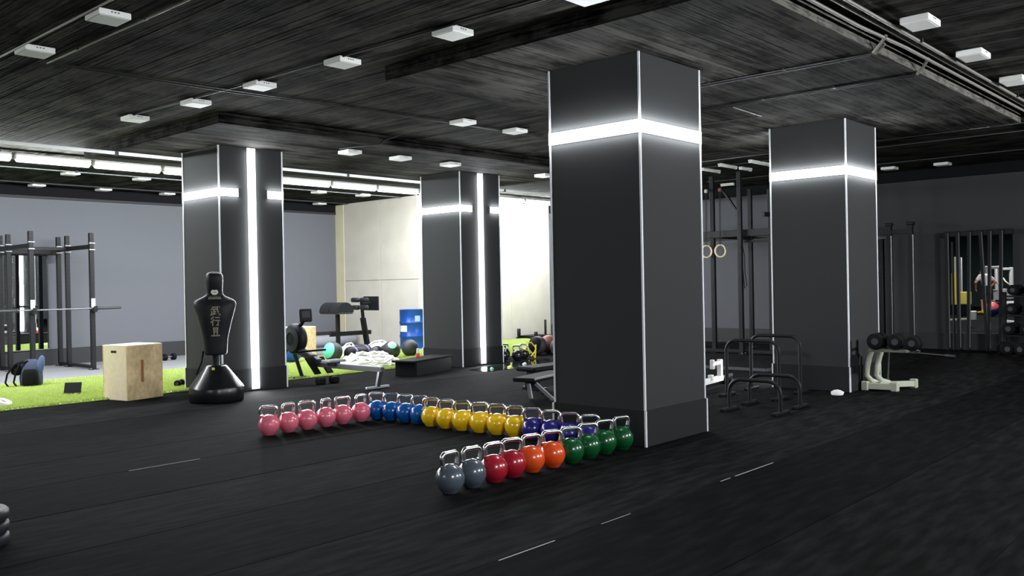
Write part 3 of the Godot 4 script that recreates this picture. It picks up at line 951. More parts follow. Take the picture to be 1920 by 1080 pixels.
func torso_bag() -> void:
	# faces the camera side of the hall
	var o := thing("torso_bag", "black free-standing punching torso on a weighted base before the left pillar", "punching bag", W(5.79, 0.0, 10.40), deg_to_rad(-29))
	var mb := Mesher.new()
	mb.lathe([Vector2(0.0, 0.0), Vector2(0.325, 0.0), Vector2(0.34, 0.02), Vector2(0.345, 0.17), Vector2(0.335, 0.19), Vector2(0.14, 0.44), Vector2(0.125, 0.455), Vector2(0.06, 0.46), Vector2(0.0, 0.46)], 12, Transform3D(Basis(Vector3.UP, 0.26), Vector3.ZERO))
	part("base", mb, M.black_gloss, o)
	bx("yellow_sticker", Vector3(-0.035, 0.42, 0.153), Vector3(0.035, 0.035, 0.004), M.lime, o, 0.0).rotation.x = deg_to_rad(-37)
	mb = Mesher.new()
	mb.rod(Vector3(0, 0.45, 0), Vector3(0, 0.64, 0), 0.042, 16)
	part("pole", mb, M.black_metal, o)
	mb = Mesher.new()
	mb.tube([Vector3(-0.15, 0.64, -0.02), Vector3(-0.17, 0.5, -0.05), Vector3(-0.24, 0.34, -0.06)], 0.012, 8)
	part("strap", mb, M.black_rubber, o)
	var rings := []
	# height, half width, half depth, shift back
	for q in [[0.585, 0.08, 0.07, 0.0], [0.59, 0.128, 0.105, 0.0], [0.61, 0.14, 0.118, 0.0], [0.68, 0.144, 0.12, 0.0], [0.78, 0.152, 0.122, 0.0], [0.9, 0.175, 0.128, 0.0], [1.02, 0.205, 0.137, 0.005], [1.12, 0.232, 0.142, 0.005], [1.19, 0.252, 0.138, 0.0], [1.23, 0.26, 0.128, 0.0], [1.262, 0.252, 0.115, 0.0], [1.29, 0.222, 0.1, -0.005], [1.315, 0.172, 0.088, -0.01], [1.335, 0.128, 0.08, -0.01], [1.36, 0.104, 0.08, -0.005], [1.4, 0.098, 0.086, 0.0], [1.45, 0.1, 0.1, 0.008], [1.52, 0.106, 0.112, 0.012], [1.58, 0.106, 0.112, 0.01], [1.615, 0.096, 0.1, 0.005], [1.635, 0.072, 0.075, 0.0], [1.643, 0.03, 0.03, 0.0]]:
		var ring := []
		for j in 28:
			var t := TAU * j / 28
			var x: float = q[1] * signf(cos(t)) * pow(absf(cos(t)), 0.85)
			var z: float = q[2] * signf(sin(t)) * pow(absf(sin(t)), 0.85)
			if q[0] > 1.0 and q[0] < 1.25 and z > 0: z += 0.016 * exp(-pow((absf(x) - 0.09) / 0.06, 2.0)) # chest
			if q[0] > 0.62 and q[0] < 0.95 and z > 0: z += 0.006 * cos(q[0] * 60.0) * exp(-pow(x / 0.07, 2.0)) # belly
			ring.append(Vector3(x, q[0], z + q[3]))
		rings.append(ring)
	mb = Mesher.new()
	mb.loft(rings)
	part("torso", mb, M.black_vinyl, o)
	# the print down the chest: a pale badge, a small line, three characters
	mb = Mesher.new()
	mb.lathe([Vector2(0.0, 0.0), Vector2(0.034, 0.0), Vector2(0.036, 0.003), Vector2(0.0, 0.004)], 20, Transform3D(Basis(Vector3.RIGHT, PI / 2 + 0.1), Vector3(0.0, 1.385, 0.0845)), 1.25, 1.0)
	part("badge", mb, M.badge, o)
	bx("badge_mark", Vector3(0.0, 1.385, 0.0905), Vector3(0.034, 0.01, 0.001), M.print, o, 0.0)
	mb = Mesher.new()
	for k in 7:
		var x := -0.068 + 0.022 * k
		mb.box(Vector3(x, 1.317 + 0.003 * sin(k * 2.1), 0.094), Vector3(0.013, 0.017 + 0.006 * (k % 2), 0.014), 0.0)
	mb.box(Vector3(0, 1.3, 0.0985), Vector3(0.16, 0.008, 0.014), 0.0)
	part("neck_print", mb, M.print, o)
	# strokes on a 10 x 10 grid, x right and y up
	var glyphs := [
		[[2, 9, 6, 9], [1, 7, 8, 7], [7, 10, 7.3, 6], [7.3, 6, 9.5, 0.5], [9.5, 0.5, 9.8, 2], [4, 7, 4, 2], [4, 4.5, 6, 4.5], [2, 5, 2, 2], [0.5, 1, 6, 2.6], [8.6, 9.8, 9.4, 8.8]],
		[[3.6, 10, 1, 7.4], [4, 7.2, 0.6, 4], [2.6, 5.6, 2.6, 0.4], [5, 9, 9.4, 9], [4.4, 6, 9.8, 6], [7.8, 6, 7.8, 0.8], [7.8, 0.8, 6, 1.6]],
		[[2.6, 9, 8, 9], [3.6, 9, 3.6, 5.2], [7, 9, 7, 5.2], [3, 7.2, 7.6, 7.2], [3, 5.2, 7.6, 5.2], [3.8, 5.2, 3.8, 1.4], [6.8, 5.2, 6.8, 1.4], [1, 1, 9.4, 1]]]
	for g in 3:
		mb = Mesher.new()
		for st in glyphs[g]:
			var p := []
			for e in 2:
				var x: float = (st[e * 2] - 5.0) * 0.0125
				var y: float = 1.085 + (st[e * 2 + 1]) * 0.0122 - 0.131 * g
				var zz := chest_z(rings, x, y)
				p.append(Vector3(x, y, zz + 0.001))
			mb.bar(p[0], p[1], 0.014, 0.003, 0.0, Vector3(0, 0, 1))
		part("chest_character", mb, M.print, o)

func chest_z(rings: Array, x: float, y: float) -> float:
	var best := 0.1
	for i in rings.size() - 1:
		if y >= rings[i][0].y and y <= rings[i + 1][0].y:
			var t: float = (y - rings[i][0].y) / (rings[i + 1][0].y - rings[i][0].y)
			for k in 2:
				var z := 0.0
				for j in 28:
					var p: Vector3 = rings[i + k][j]
					var q: Vector3 = rings[i + k][(j + 1) % 28]
					if p.z > 0 and q.z > 0 and (p.x - x) * (q.x - x) <= 0.0:
						z = lerpf(p.z, q.z, clampf((x - p.x) / (q.x - p.x) if absf(q.x - p.x) > 1e-6 else 0.0, 0, 1))
				if k == 0: best = z * (1.0 - t)
				else: best += z * t
	return best

func middle() -> void:
	var mb: Mesher
	# rowing machine, its rail pointing at the camera side
	var rw := thing("rowing_machine", "black rowing machine with a round flywheel between the two split-light pillars", "rowing machine", W(7.8, 0, 0))
	mb = Mesher.new()
	mb.bar(W(0, 0.265, 9.53), W(0, 0.275, 11.1), 0.055, 0.075, 0.008)
	part("rail", mb, M.dark_grey, rw)
	bx("rail_top", W(0, 0.308, 10.3), Vector3(0.04, 0.006, 1.5), M.alu, rw, 0.001)
	mb = Mesher.new()
	mb.bar(W(0, 0.24, 9.6), W(0, 0.03, 9.66), 0.06, 0.05, 0.006, Vector3.BACK)
	part("rear_leg", mb, M.steel, rw)
	mb = Mesher.new()
	mb.bar(W(-0.2, 0.02, 9.66), W(0.2, 0.02, 9.66), 0.05, 0.035, 0.008)
	part("rear_foot", mb, M.alu, rw)
	mb = Mesher.new()
	mb.bar(W(0, 0.30, 11.0), W(0, 0.60, 11.92), 0.09, 0.11, 0.012)
	part("main_frame", mb, M.dark_grey, rw)
	mb = Mesher.new()
	mb.bar(W(0.012, 0.355, 11.05), W(0.012, 0.655, 11.95), 0.05, 0.012, 0.003)
	part("frame_top", mb, M.alu, rw)
	mb = Mesher.new()
	mb.lathe([Vector2(0, -0.09), Vector2(0.12, -0.09), Vector2(0.21, -0.07), Vector2(0.235, -0.04), Vector2(0.235, 0.04), Vector2(0.21, 0.07), Vector2(0.12, 0.09), Vector2(0, 0.09)], 28, Transform3D(Basis(Vector3(0, 0, 1), PI / 2), W(0.0, 0.64, 11.62)))
	part("flywheel_housing", mb, M.black_vinyl, rw)
	mb = Mesher.new()
	mb.lathe([Vector2(0.1, 0.091), Vector2(0.19, 0.082), Vector2(0.195, 0.086), Vector2(0.1, 0.098)], 28, Transform3D(Basis(Vector3(0, 0, 1), -PI / 2), W(0.0, 0.64, 11.62)))
	part("flywheel_grille", mb, M.steel, rw)
	mb = Mesher.new()
	mb.lathe([Vector2(0.1, 0.091), Vector2(0.19, 0.082), Vector2(0.195, 0.086), Vector2(0.1, 0.098)], 28, Transform3D(Basis(Vector3(0, 0, 1), PI / 2), W(0.0, 0.64, 11.62)))
	part("flywheel_grille", mb, M.dark_grey, rw)
	mb = Mesher.new()
	mb.tube([W(0, 0.8, 11.6), W(0, 0.86, 11.46), W(0, 0.93, 11.38)], 0.028, 8)
	part("monitor_arm", mb, M.black_metal, rw)
	var mo := bx("monitor", W(0, 1.0, 11.34), Vector3(0.18, 0.2, 0.07), M.black_vinyl, rw, 0.012)
	mo.rotation = Vector3(deg_to_rad(-14), deg_to_rad(-25), 0)
	bx("screen", Vector3(0, 0.01, 0.0355), Vector3(0.12, 0.1, 0.002), M.dark_grey, mo, 0.0)
	for s in [-1, 1]:
		mb = Mesher.new()
		mb.bar(W(s * 0.05, 0.5, 11.78), W(s * 0.24, 0.03, 11.82), 0.05, 0.04, 0.005, Vector3.BACK)
		part("front_leg", mb, M.black_metal, rw)
		var fp := bx("foot_plate", W(s * 0.11, 0.26, 11.02), Vector3(0.12, 0.34, 0.025), M.black_rubber, rw, 0.008)
		fp.rotation = Vector3(deg_to_rad(-48), 0, 0)
		bx("foot_pad", W(s * 0.12, 0.05, 10.82), Vector3(0.12, 0.1, 0.14), M.black_rubber, rw, 0.02)
	mb = Mesher.new()
	mb.bar(W(-0.3, 0.02, 11.82), W(0.3, 0.02, 11.82), 0.06, 0.036, 0.008)
	part("front_foot", mb, M.black_metal, rw)
	bx("seat", W(0, 0.345, 10.66), Vector3(0.3, 0.035, 0.22), M.grey_foam, rw, 0.015)
	bx("seat_carriage", W(0, 0.3, 10.66), Vector3(0.1, 0.06, 0.2), M.black_metal, rw, 0.006)
	mb = Mesher.new()
	mb.rod(W(-0.25, 0.47, 11.2), W(0.25, 0.47, 11.2), 0.016, 10)
	part("pull_handle", mb, M.black_rubber, rw)
	rebase(rw, W(7.8, 0, 10.7))
	# plywood box far behind it
	var pb := thing("plyo_box", "plywood jump box half hidden behind the rowing machine", "box", W(10.35, 0.012, 15.62), deg_to_rad(4))
	bx("front_panel", Vector3(0, 0.30, 0.24), Vector3(0.95, 0.58, 0.018), M.ply, pb, 0.002)
	bx("back_panel", Vector3(0, 0.30, -0.24), Vector3(0.95, 0.58, 0.018), M.ply, pb, 0.002)
	for s in [-1, 1]: bx("side_panel", Vector3(s * 0.466, 0.30, 0), Vector3(0.018, 0.58, 0.46), M.ply_edge, pb, 0.002)
	bx("top_panel", Vector3(0, 0.6, 0), Vector3(0.95, 0.018, 0.5), M.ply_edge, pb, 0.002)
	# balls and bags on the turf
	round_ball("bright blue exercise ball on the turf behind the rowing machine", 9.5, 14.3, 0.19, M.barrel, M.smear, 0.5)
	round_ball("dark medicine ball with a wide teal side, right of the rowing machine", 10.16, 13.9, 0.185, M.dark_grey, M.teal, 0.0)
	round_ball("dark grey medicine ball with a mint green logo behind the black step", 11.05, 13.25, 0.175, M.dark_grey, M.mint, 1.0)
	round_ball("dark grey medicine ball next to the drum and the orange cone", 11.66, 13.4, 0.17, M.dark_grey, M.dark_grey, 0.0)
	round_ball("small brown medicine ball behind the heap of white rope", 11.3, 13.7, 0.13, M.brown, M.dark_grey, 0.0)
	round_ball("black ball at left of the mint logo ball behind the rope heap", 10.7, 13.25, 0.14, M.black_rubber, M.dark_grey, 0.0)
	var sb := thing("sandbag", "black cylindrical training bag with two purple bands on the turf", "sandbag", W(10.72, 0.145, 13.85), deg_to_rad(20))
	mb = Mesher.new()
	mb.rod(Vector3(-0.36, 0, 0), Vector3(0.36, 0, 0), 0.13, 20, 0.05)
	part("bag", mb, M.black_vinyl, sb)
	for s in [-0.22, 0.2]:
		mb = Mesher.new()
		mb.lathe([Vector2(0.131, -0.03), Vector2(0.135, -0.028), Vector2(0.135, 0.028), Vector2(0.131, 0.03)], 20, Transform3D(Basis(Vector3(0, 0, 1), PI / 2), Vector3(s, 0, 0)))
		part("purple_band", mb, M.purple, sb)
	for q in [["pale rolled cloth bag lying behind the purple banded training bag", 10.95, 14.45, 0.13, 0.55, 15.0], ["long crumpled white bag in front of the beige wall", 11.5, 14.2, 0.14, 0.9, 8.0], ["small white bag with a knotted end between ball and banded bag", 10.42, 14.25, 0.085, 0.22, 40.0]]:
		var cb := thing("cloth_bag", q[0], "bag", W(q[1], 0.012, q[2]), deg_to_rad(q[5]))
		mb = Mesher.new()
		var rr := []
		for i in 11:
			var t := i / 10.0
			var ring := []
			for j in 14:
				var an := TAU * j / 14
				var rad: float = q[3] * sqrt(maxf(0.02, 1.0 - pow(absf(2 * t - 1), 3.0))) * (1.0 + 0.1 * sin(j * 2.3 + i * 1.9))
				ring.append(Vector3((t - 0.5) * q[4], maxf(0.0, rad * (0.9 + sin(an)) * 0.95), rad * cos(an)))
			rr.append(ring)
		mb.loft(rr)
		part("bag_body", mb, M.cloth, cb)
		mb = Mesher.new()
		mb.tube([Vector3(q[4] * 0.3, q[3] * 1.7, 0), Vector3(q[4] * 0.1, q[3] * 2.15, 0.03), Vector3(-q[4] * 0.15, q[3] * 2.1, 0.02), Vector3(-q[4] * 0.3, q[3] * 1.65, 0)], 0.014, 7)
		part("carry_strap", mb, M.cloth, cb)
	# heap of white rope
	var rp := thing("battle_rope", "heaped tangle of thick white rope on the turf edge left of the black step", "rope", W(9.85, 0.01, 12.45))
	var rng := RandomNumberGenerator.new()
	rng.seed = 5
	mb = Mesher.new()
	for lay in 6:
		var pts := []
		var ph := rng.randf() * TAU
		for i in 90:
			var t := i / 90.0
			var an := ph + t * TAU * 5.0
			var rr2 := 0.16 + 0.24 * absf(sin(t * 7.0 + lay * 1.3))
			var hx := cos(an) * rr2 * 1.55 + 0.05 * sin(i * 1.9 + lay)
			var hz := sin(an) * rr2 * 1.0 + 0.06 * cos(i * 2.3 + lay)
			var top := maxf(0.0, 1.0 - (hx * hx / 0.5 + hz * hz / 0.22))
			pts.append(Vector3(hx, 0.022 + 0.038 * lay * top + 0.08 * top * absf(sin(i * 1.1 + lay)), hz))
		mb.tube(pts, 0.019, 6)
	var rm := part("rope_coils", mb, M.rope, rp)
	rm.set_meta("kind", "stuff")
	for s in [[-0.75, 0.1, -0.3, 0.06], [-0.6, -0.12, -0.2, -0.05]]:
		mb = Mesher.new()
		mb.tube([Vector3(s[0], 0.02, s[1]), Vector3(s[0] * 0.8, 0.02, s[1] * 0.4), Vector3(s[2], 0.022, s[3])], 0.019, 7)
		part("rope_end", mb, M.rope, rp)
	# black step
	var st := thing("step_platform", "long low black step bench on the rubber floor left of the second split-light pillar", "step", W(9.63, 0.0, 10.75), deg_to_rad(16.7))
	bx("top_board", Vector3(0, 0.235, 0), Vector3(1.22, 0.03, 0.42), M.black_rubber, st, 0.006)
	bx("front_board", Vector3(0.02, 0.112, 0.19), Vector3(1.08, 0.218, 0.02), M.black_metal, st, 0.003)
	bx("back_board", Vector3(0.02, 0.112, -0.19), Vector3(1.08, 0.218, 0.02), M.black_metal, st, 0.003)
	for s in [-0.52, 0.54]: bx("end_board", Vector3(s, 0.112, 0), Vector3(0.03, 0.218, 0.36), M.black_rubber, st, 0.003)
	var cn := thing("marker_cone", "small orange and white cone standing by the drum beside the pillar", "cone", W(9.58, 0.251, 10.82))
	mb = Mesher.new()
	mb.lathe([Vector2(0.03, 0.0), Vector2(0.034, 0.004), Vector2(0.026, 0.075), Vector2(0.0, 0.075)], 16)
	part("orange_base", mb, M.cone_orange, cn)
	mb = Mesher.new()
	mb.lathe([Vector2(0.026, 0.075), Vector2(0.018, 0.15), Vector2(0.0, 0.152)], 16)
	part("white_top", mb, M.cloth, cn)
	# blue drum
	var dr := thing("oil_drum", "blue steel drum with a white label before the beige wall", "drum", W(13.08, 0.012, 14.92))
	mb = Mesher.new()
	var R := 0.29
	mb.lathe([Vector2(0, 0.012), Vector2(R - 0.01, 0.012), Vector2(R - 0.008, 0), Vector2(R + 0.004, 0.0), Vector2(R + 0.004, 0.014), Vector2(R, 0.02), Vector2(R, 0.27), Vector2(R + 0.014, 0.29), Vector2(R + 0.014, 0.305), Vector2(R, 0.325), Vector2(R, 0.57), Vector2(R + 0.014, 0.59), Vector2(R + 0.014, 0.605), Vector2(R, 0.625), Vector2(R, 0.865), Vector2(R + 0.005, 0.87), Vector2(R + 0.005, 0.885), Vector2(R - 0.012, 0.885), Vector2(R - 0.014, 0.87), Vector2(0, 0.87)], 40)
	part("drum_body", mb, M.barrel, dr)
	curved_patch("white_label", dr, R + 0.002, deg_to_rad(158), deg_to_rad(206), 0.40, 0.535, M.paper)
	curved_patch("pale_smear", dr, R + 0.0015, deg_to_rad(98), deg_to_rad(122), 0.62, 0.75, M.smear)
	mb = Mesher.new()
	mb.rod(Vector3(0.1, 0.87, 0.1), Vector3(0.1, 0.888, 0.1), 0.03, 14)
	part("bung", mb, M.steel, dr)
	# hamstring bench (thick half-round pad and ankle rollers)
	var gh := thing("hamstring_bench", "black hamstring bench with a half-round pad and ankle rollers before the back corner", "exercise machine", W(0, 0.012, 15.0))
	beam(gh, W(10.9, 0.44, 0), W(11.95, 0.44, 0), 0.06, 0.09, null, "main_beam")
	beam(gh, W(11.1, 0.03, -0.32), W(11.1, 0.03, 0.32), 0.06, 0.06, null, "foot_bar")
	beam(gh, W(11.9, 0.03, -0.32), W(11.9, 0.03, 0.32), 0.06, 0.06, null, "foot_bar")
	beam(gh, W(11.1, 0.03, 0), W(11.1, 0.86, 0), 0.07, 0.07, null, "pad_post")
	for s in [-0.05, 0.05]: beam(gh, W(11.88, 0.03, s), W(11.75, 0.75, s), 0.045, 0.05, null, "ankle_post")
	beam(gh, W(11.76, 0.7, 0), W(11.72, 1.12, 0), 0.055, 0.055, null, "slide_post")
	bx("pad_board", W(11.07, 0.87, 0), Vector3(0.36, 0.03, 0.64), M.dark_grey, gh, 0.004)
	for s in [-1, 1]:
		mb = Mesher.new()
		var poly := PackedVector2Array()
		for i in 13: poly.append(Vector2(0.2 * cos(PI * i / 12), 0.21 * sin(PI * i / 12)))
		mb.slab(poly, 0.31, Transform3D(Basis.IDENTITY, W(11.07, 0.886, s * 0.165)))
		part("half_round_pad", mb, M.black_vinyl, gh)
	for y in [0.97, 1.13]:
		for s in [-1, 1]:
			mb = Mesher.new()
			mb.rod(W(11.68, y, s * 0.04), W(11.68, y, s * 0.26), 0.05, 16, 0.012)
			part("ankle_roller", mb, M.black_vinyl, gh)
		mb = Mesher.new()
		mb.rod(W(11.68, y, -0.27), W(11.68, y, 0.27), 0.014, 8)
		part("roller_axle", mb, M.steel, gh)
	bx("foot_plate", W(11.98, 1.05, 0), Vector3(0.03, 0.3, 0.5), M.black_metal, gh, 0.006)
	beam(gh, W(11.74, 1.05, 0), W(11.97, 1.05, 0), 0.05, 0.05, null, "plate_arm")
	rebase(gh, W(11.45, 0.012, 15.0))
	# grey roll of matting by the back wall
	var gr := thing("mat_roll", "long grey roll of matting on the floor before the back wall corner", "mat roll", W(12.2, 0.142, 17.55))
	mb = Mesher.new()
	mb.rod(Vector3(-1.25, 0, 0), Vector3(1.25, 0, 0), 0.14, 24, 0.01)
	part("roll", mb, M.grey_foam, gr)
	for s in [-1, 1]:
		var sp := []
		mb = Mesher.new()
		for i in 60: sp.append(Vector3(s * 1.252, cos(i * 0.45) * (0.02 + i * 0.0019), sin(i * 0.45) * (0.02 + i * 0.0019)))
		mb.tube(sp, 0.003, 5)
		part("spiral_edge", mb, M.dark_grey, gr)
	# glossy film on the floor in front of the second pillar, with scraps on it
	var fm := thing("floor_film", "glossy dark sheet on the floor mirroring the upright light strip", "sheet", W(11.25, 0.0, 10.35), deg_to_rad(8))
	mb = Mesher.new()
	mb.slab(PackedVector2Array([Vector2(-0.95, -0.25), Vector2(-0.3, -0.36), Vector2(0.6, -0.33), Vector2(1.35, -0.2), Vector2(1.5, 0.2), Vector2(0.7, 0.33), Vector2(-0.2, 0.3), Vector2(-0.9, 0.2)]), 0.004, Transform3D(Basis(Vector3.RIGHT, -PI / 2), Vector3(0, 0.004, 0)))
	part("film", mb, M.gloss, fm)
	var sc := [[10.66, 10.2, "mint", "mint green scrap lying on the glossy floor sheet"], [11.02, 10.12, "lime", "yellow scrap on the glossy floor sheet in front of the black kettlebells"], [11.6, 10.3, "cloth", "white scrap on the glossy floor sheet near the big pillar"]]
	for q in sc:
		var p := thing("scrap", q[3], "scrap", W(q[0], 0.0065, q[1]), q[0] * 3.0)
		mb = Mesher.new()
		mb.loft([blob_ring(0.0, 0.05, 0.03, 9, Vector3.ZERO), blob_ring(0.012, 0.052, 0.028, 9, Vector3(0.004, 0, 0)), blob_ring(0.03, 0.02, 0.012, 9, Vector3(-0.01, 0, 0))])
		part("crumpled_piece", mb, M[q[2]], p)
	# black kettlebells behind the second pillar
	var kb := [[11.9, 11.1, 20.0, "black kettlebell nearest the second split-light pillar"], [12.16, 10.98, 70.0, "black kettlebell in the middle of the dark group by the pillar"], [12.5, 11.12, 40.0, "black kettlebell under the yellow strap"], [12.3, 11.42, 10.0, "black kettlebell at the back of the dark group"]]
	var first: Node3D
	for q in kb:
		if first == null:
			first = make_kettlebell("black", q[3])
			first.position = W(q[0], 0.001, q[1])
			tag(first, q[3], "kettlebell", "black kettlebells by the second pillar")
		else:
			dup(first, W(q[0], 0.001, q[1]), deg_to_rad(-q[2]), q[3])
	var ys := thing("webbing_strap", "yellow webbing strap looped over the black kettlebells", "strap", W(12.45, 0.0, 11.06))
	for pt in [[Vector3(-0.25, 0.22, 0.13), Vector3(0.0, 0.16, 0.15), Vector3(0.12, 0.02, 0.16)], [Vector3(0.12, 0.02, 0.165), Vector3(0.2, 0.2, 0.12), Vector3(0.15, 0.3, 0.05), Vector3(0.05, 0.31, 0.02)], [Vector3(0.0, 0.06, 0.165), Vector3(0.12, 0.14, 0.165), Vector3(0.2, 0.26, 0.12)]]:
		mb = Mesher.new()
		mb.tube(pt, 0.013, 6)
		part("webbing", mb, M.strap_yellow, ys)
	round_ball("large dark slam ball right of the yellow strap, beside the big pillar", 13.35, 11.5, 0.185, M.dark_grey, M.black_rubber, 0.0)
	round_ball("slam ball with a rusty red side behind the large dark slam ball", 13.75, 11.55, 0.185, M.brown, M.brown, 1.0)
	round_ball("grey slam ball half hidden by the left edge of the big pillar", 13.5, 11.1, 0.16, M.grey_foam, M.dark_grey, 0.0)
	# push sled on the turf
	var sl := thing("push_sled", "small black push sled with an upright post on the turf against the beige wall", "sled", W(17.2, 0.02, 14.85))
	for s in [-1, 1]:
		bx("runner", Vector3(0, 0.03, s * 0.22), Vector3(1.0, 0.05, 0.06), M.black_metal, sl, 0.01)
		mb = Mesher.new()
		mb.rod(Vector3(-0.35 + 0.1 * s, 0.06, s * 0.2), Vector3(-0.35 + 0.1 * s, 0.22 - 0.04 * s, s * 0.2), 0.045, 12, 0.01)
		part("weight_post", mb, M.black_metal, sl)
	bx("deck", Vector3(-0.05, 0.07, 0), Vector3(0.7, 0.03, 0.46), M.black_metal, sl, 0.005)
	mb = Mesher.new()
	mb.rod(Vector3(0.36, 0.05, 0), Vector3(0.36, 0.46, 0), 0.03, 12, 0.006)
	part("push_post", mb, M.black_metal, sl)
	# two benches half hidden by the big pillar
	var b1 := thing("flat_bench", "low black flat bench further back, cut by the left edge of the big pillar", "bench", W(9.2, 0, 7.75))
	bx("pad", Vector3(0.1, 0.285, 0), Vector3(1.15, 0.06, 0.34), M.black_rubber, b1, 0.02)
	bx("spine", Vector3(0.1, 0.225, 0), Vector3(1.0, 0.05, 0.08), M.black_metal, b1, 0.004)
	for s in [-0.28, 0.52]:
		bx("leg", Vector3(s, 0.115, 0), Vector3(0.06, 0.17, 0.06), M.black_metal, b1, 0.004)
		bx("foot", Vector3(s, 0.02, 0), Vector3(0.07, 0.035, 0.4), M.black_metal, b1, 0.006)
	var b2 := thing("flat_bench", "black bench with a pale edge and grey slanting leg beside the big pillar", "bench", W(8.5, 0, 7.26), deg_to_rad(13))
	bx("pad", Vector3(0.0, 0.245, 0), Vector3(1.0, 0.05, 0.3), M.black_rubber, b2, 0.012)
	bx("pale_edge", Vector3(0.0, 0.262, 0.152), Vector3(0.98, 0.026, 0.008), M.alu, b2, 0.002)
	bx("spine", Vector3(0.1, 0.17, 0), Vector3(0.75, 0.1, 0.2), M.black_metal, b2, 0.006)
	for s in [-0.4, 0.4]:
		for e in [0.15, 1.0]:
			mb = Mesher.new()
			mb.bar(Vector3(s, 0.2, e * 0.12), Vector3(s, 0.01, e * 0.36), 0.045, 0.03, 0.004, Vector3.RIGHT)
			part("leg", mb, M.alu, b2)

func curved_patch(called: String, o: Node3D, r: float, a0: float, a1: float, y0: float, y1: float, m: Material) -> void:
	var mb := Mesher.new()
	for i in 8:
		var p := lerpf(a0, a1, i / 8.0)
		var q := lerpf(a0, a1, (i + 1) / 8.0)
		var d0 := Vector3(cos(p), 0, sin(p))
		var d1 := Vector3(cos(q), 0, sin(q))
		mb.quad(d0 * r + Vector3(0, y0, 0), d1 * r + Vector3(0, y0, 0), d1 * r + Vector3(0, y1, 0), d0 * r + Vector3(0, y1, 0), d0)
	part(called, mb, m, o)

# a ball with a seam, and a side or a patch of another colour
func round_ball(label: String, a: float, b: float, r: float, m: Material, m2: Material, patch: float) -> void:
	var o := thing("medicine_ball", label, "ball", W(a, r + (0.012 if b > 11.8 else 0.002), b))
	var mb := Mesher.new()
	mb.ball(Vector3.ZERO, r, 28)
	part("ball", mb, m, o)
	# a spherical cap, turned to the camera side
	var ax := Vector3(-0.9, 0.25, 0.1).normalized() if patch == 0.0 else Vector3(-0.35, 0.65, 0.62).normalized()
	var x := ax.cross(Vector3(0, 0, 1)).normalized()
	var lim := 0.95 if patch == 0.0 else 0.5
	var pr := []
	for i in 8:
		var t := lim * (1.0 - i / 7.0)
		pr.append(Vector2((r + 0.0015) * sin(t), (r + 0.0015) * cos(t)))
	mb = Mesher.new()
	mb.lathe(pr, 24, Transform3D(Basis(x, ax, x.cross(ax)), Vector3.ZERO))
	part("colour_patch", mb, m2, o)
	mb = Mesher.new()
	var ring := []
	for i in 32: ring.append(Basis(x, ax, x.cross(ax)) * Vector3(cos(TAU * i / 32), 0, sin(TAU * i / 32)) * r)
	mb.tube(ring, 0.003, 5, true)
	part("seam", mb, M.black_rubber, o)

# moves a thing's origin to its base without moving its parts
func rebase(o: Node3D, at: Vector3) -> void:
	for c in o.get_children():
		if c is Node3D: c.position -= at - o.position
	o.position = at

func hoop(label: String, a: float, b0: float, b1: float, h: float, r: float) -> void:
	# a bent tube on two foot bars
	var o := thing("parallette_bar", label, "dip bar", W(a, 0, (b0 + b1) / 2), 0.0, "")
	var half := (b1 - b0) / 2
	var pts := [Vector3(0, 0.02, -half), Vector3(0, h - r, -half)]
	for i in 7:
		var t := PI - PI / 2 * (i + 1) / 7.0
		pts.append(Vector3(0, h - r + r * sin(t), -half + r + r * cos(t)))
	for i in 7:
		var t := PI / 2 - PI / 2 * i / 7.0
		pts.append(Vector3(0, h - r + r * sin(t), half - r + r * cos(t)))
	pts.append(Vector3(0, h - r, half))
	pts.append(Vector3(0, 0.02, half))
	var mb := Mesher.new()
	mb.tube(pts, 0.021, 12)
	part("bent_tube", mb, M.black_metal, o)
	for s in [-1, 1]:
		bx("foot_bar", Vector3(0, 0.018, s * half), Vector3(0.34, 0.032, 0.045), M.black_metal, o, 0.006)
		for e in [-1, 1]: bx("rubber_foot", Vector3(e * 0.15, 0.014, s * half), Vector3(0.045, 0.028, 0.055), M.black_rubber, o, 0.006)

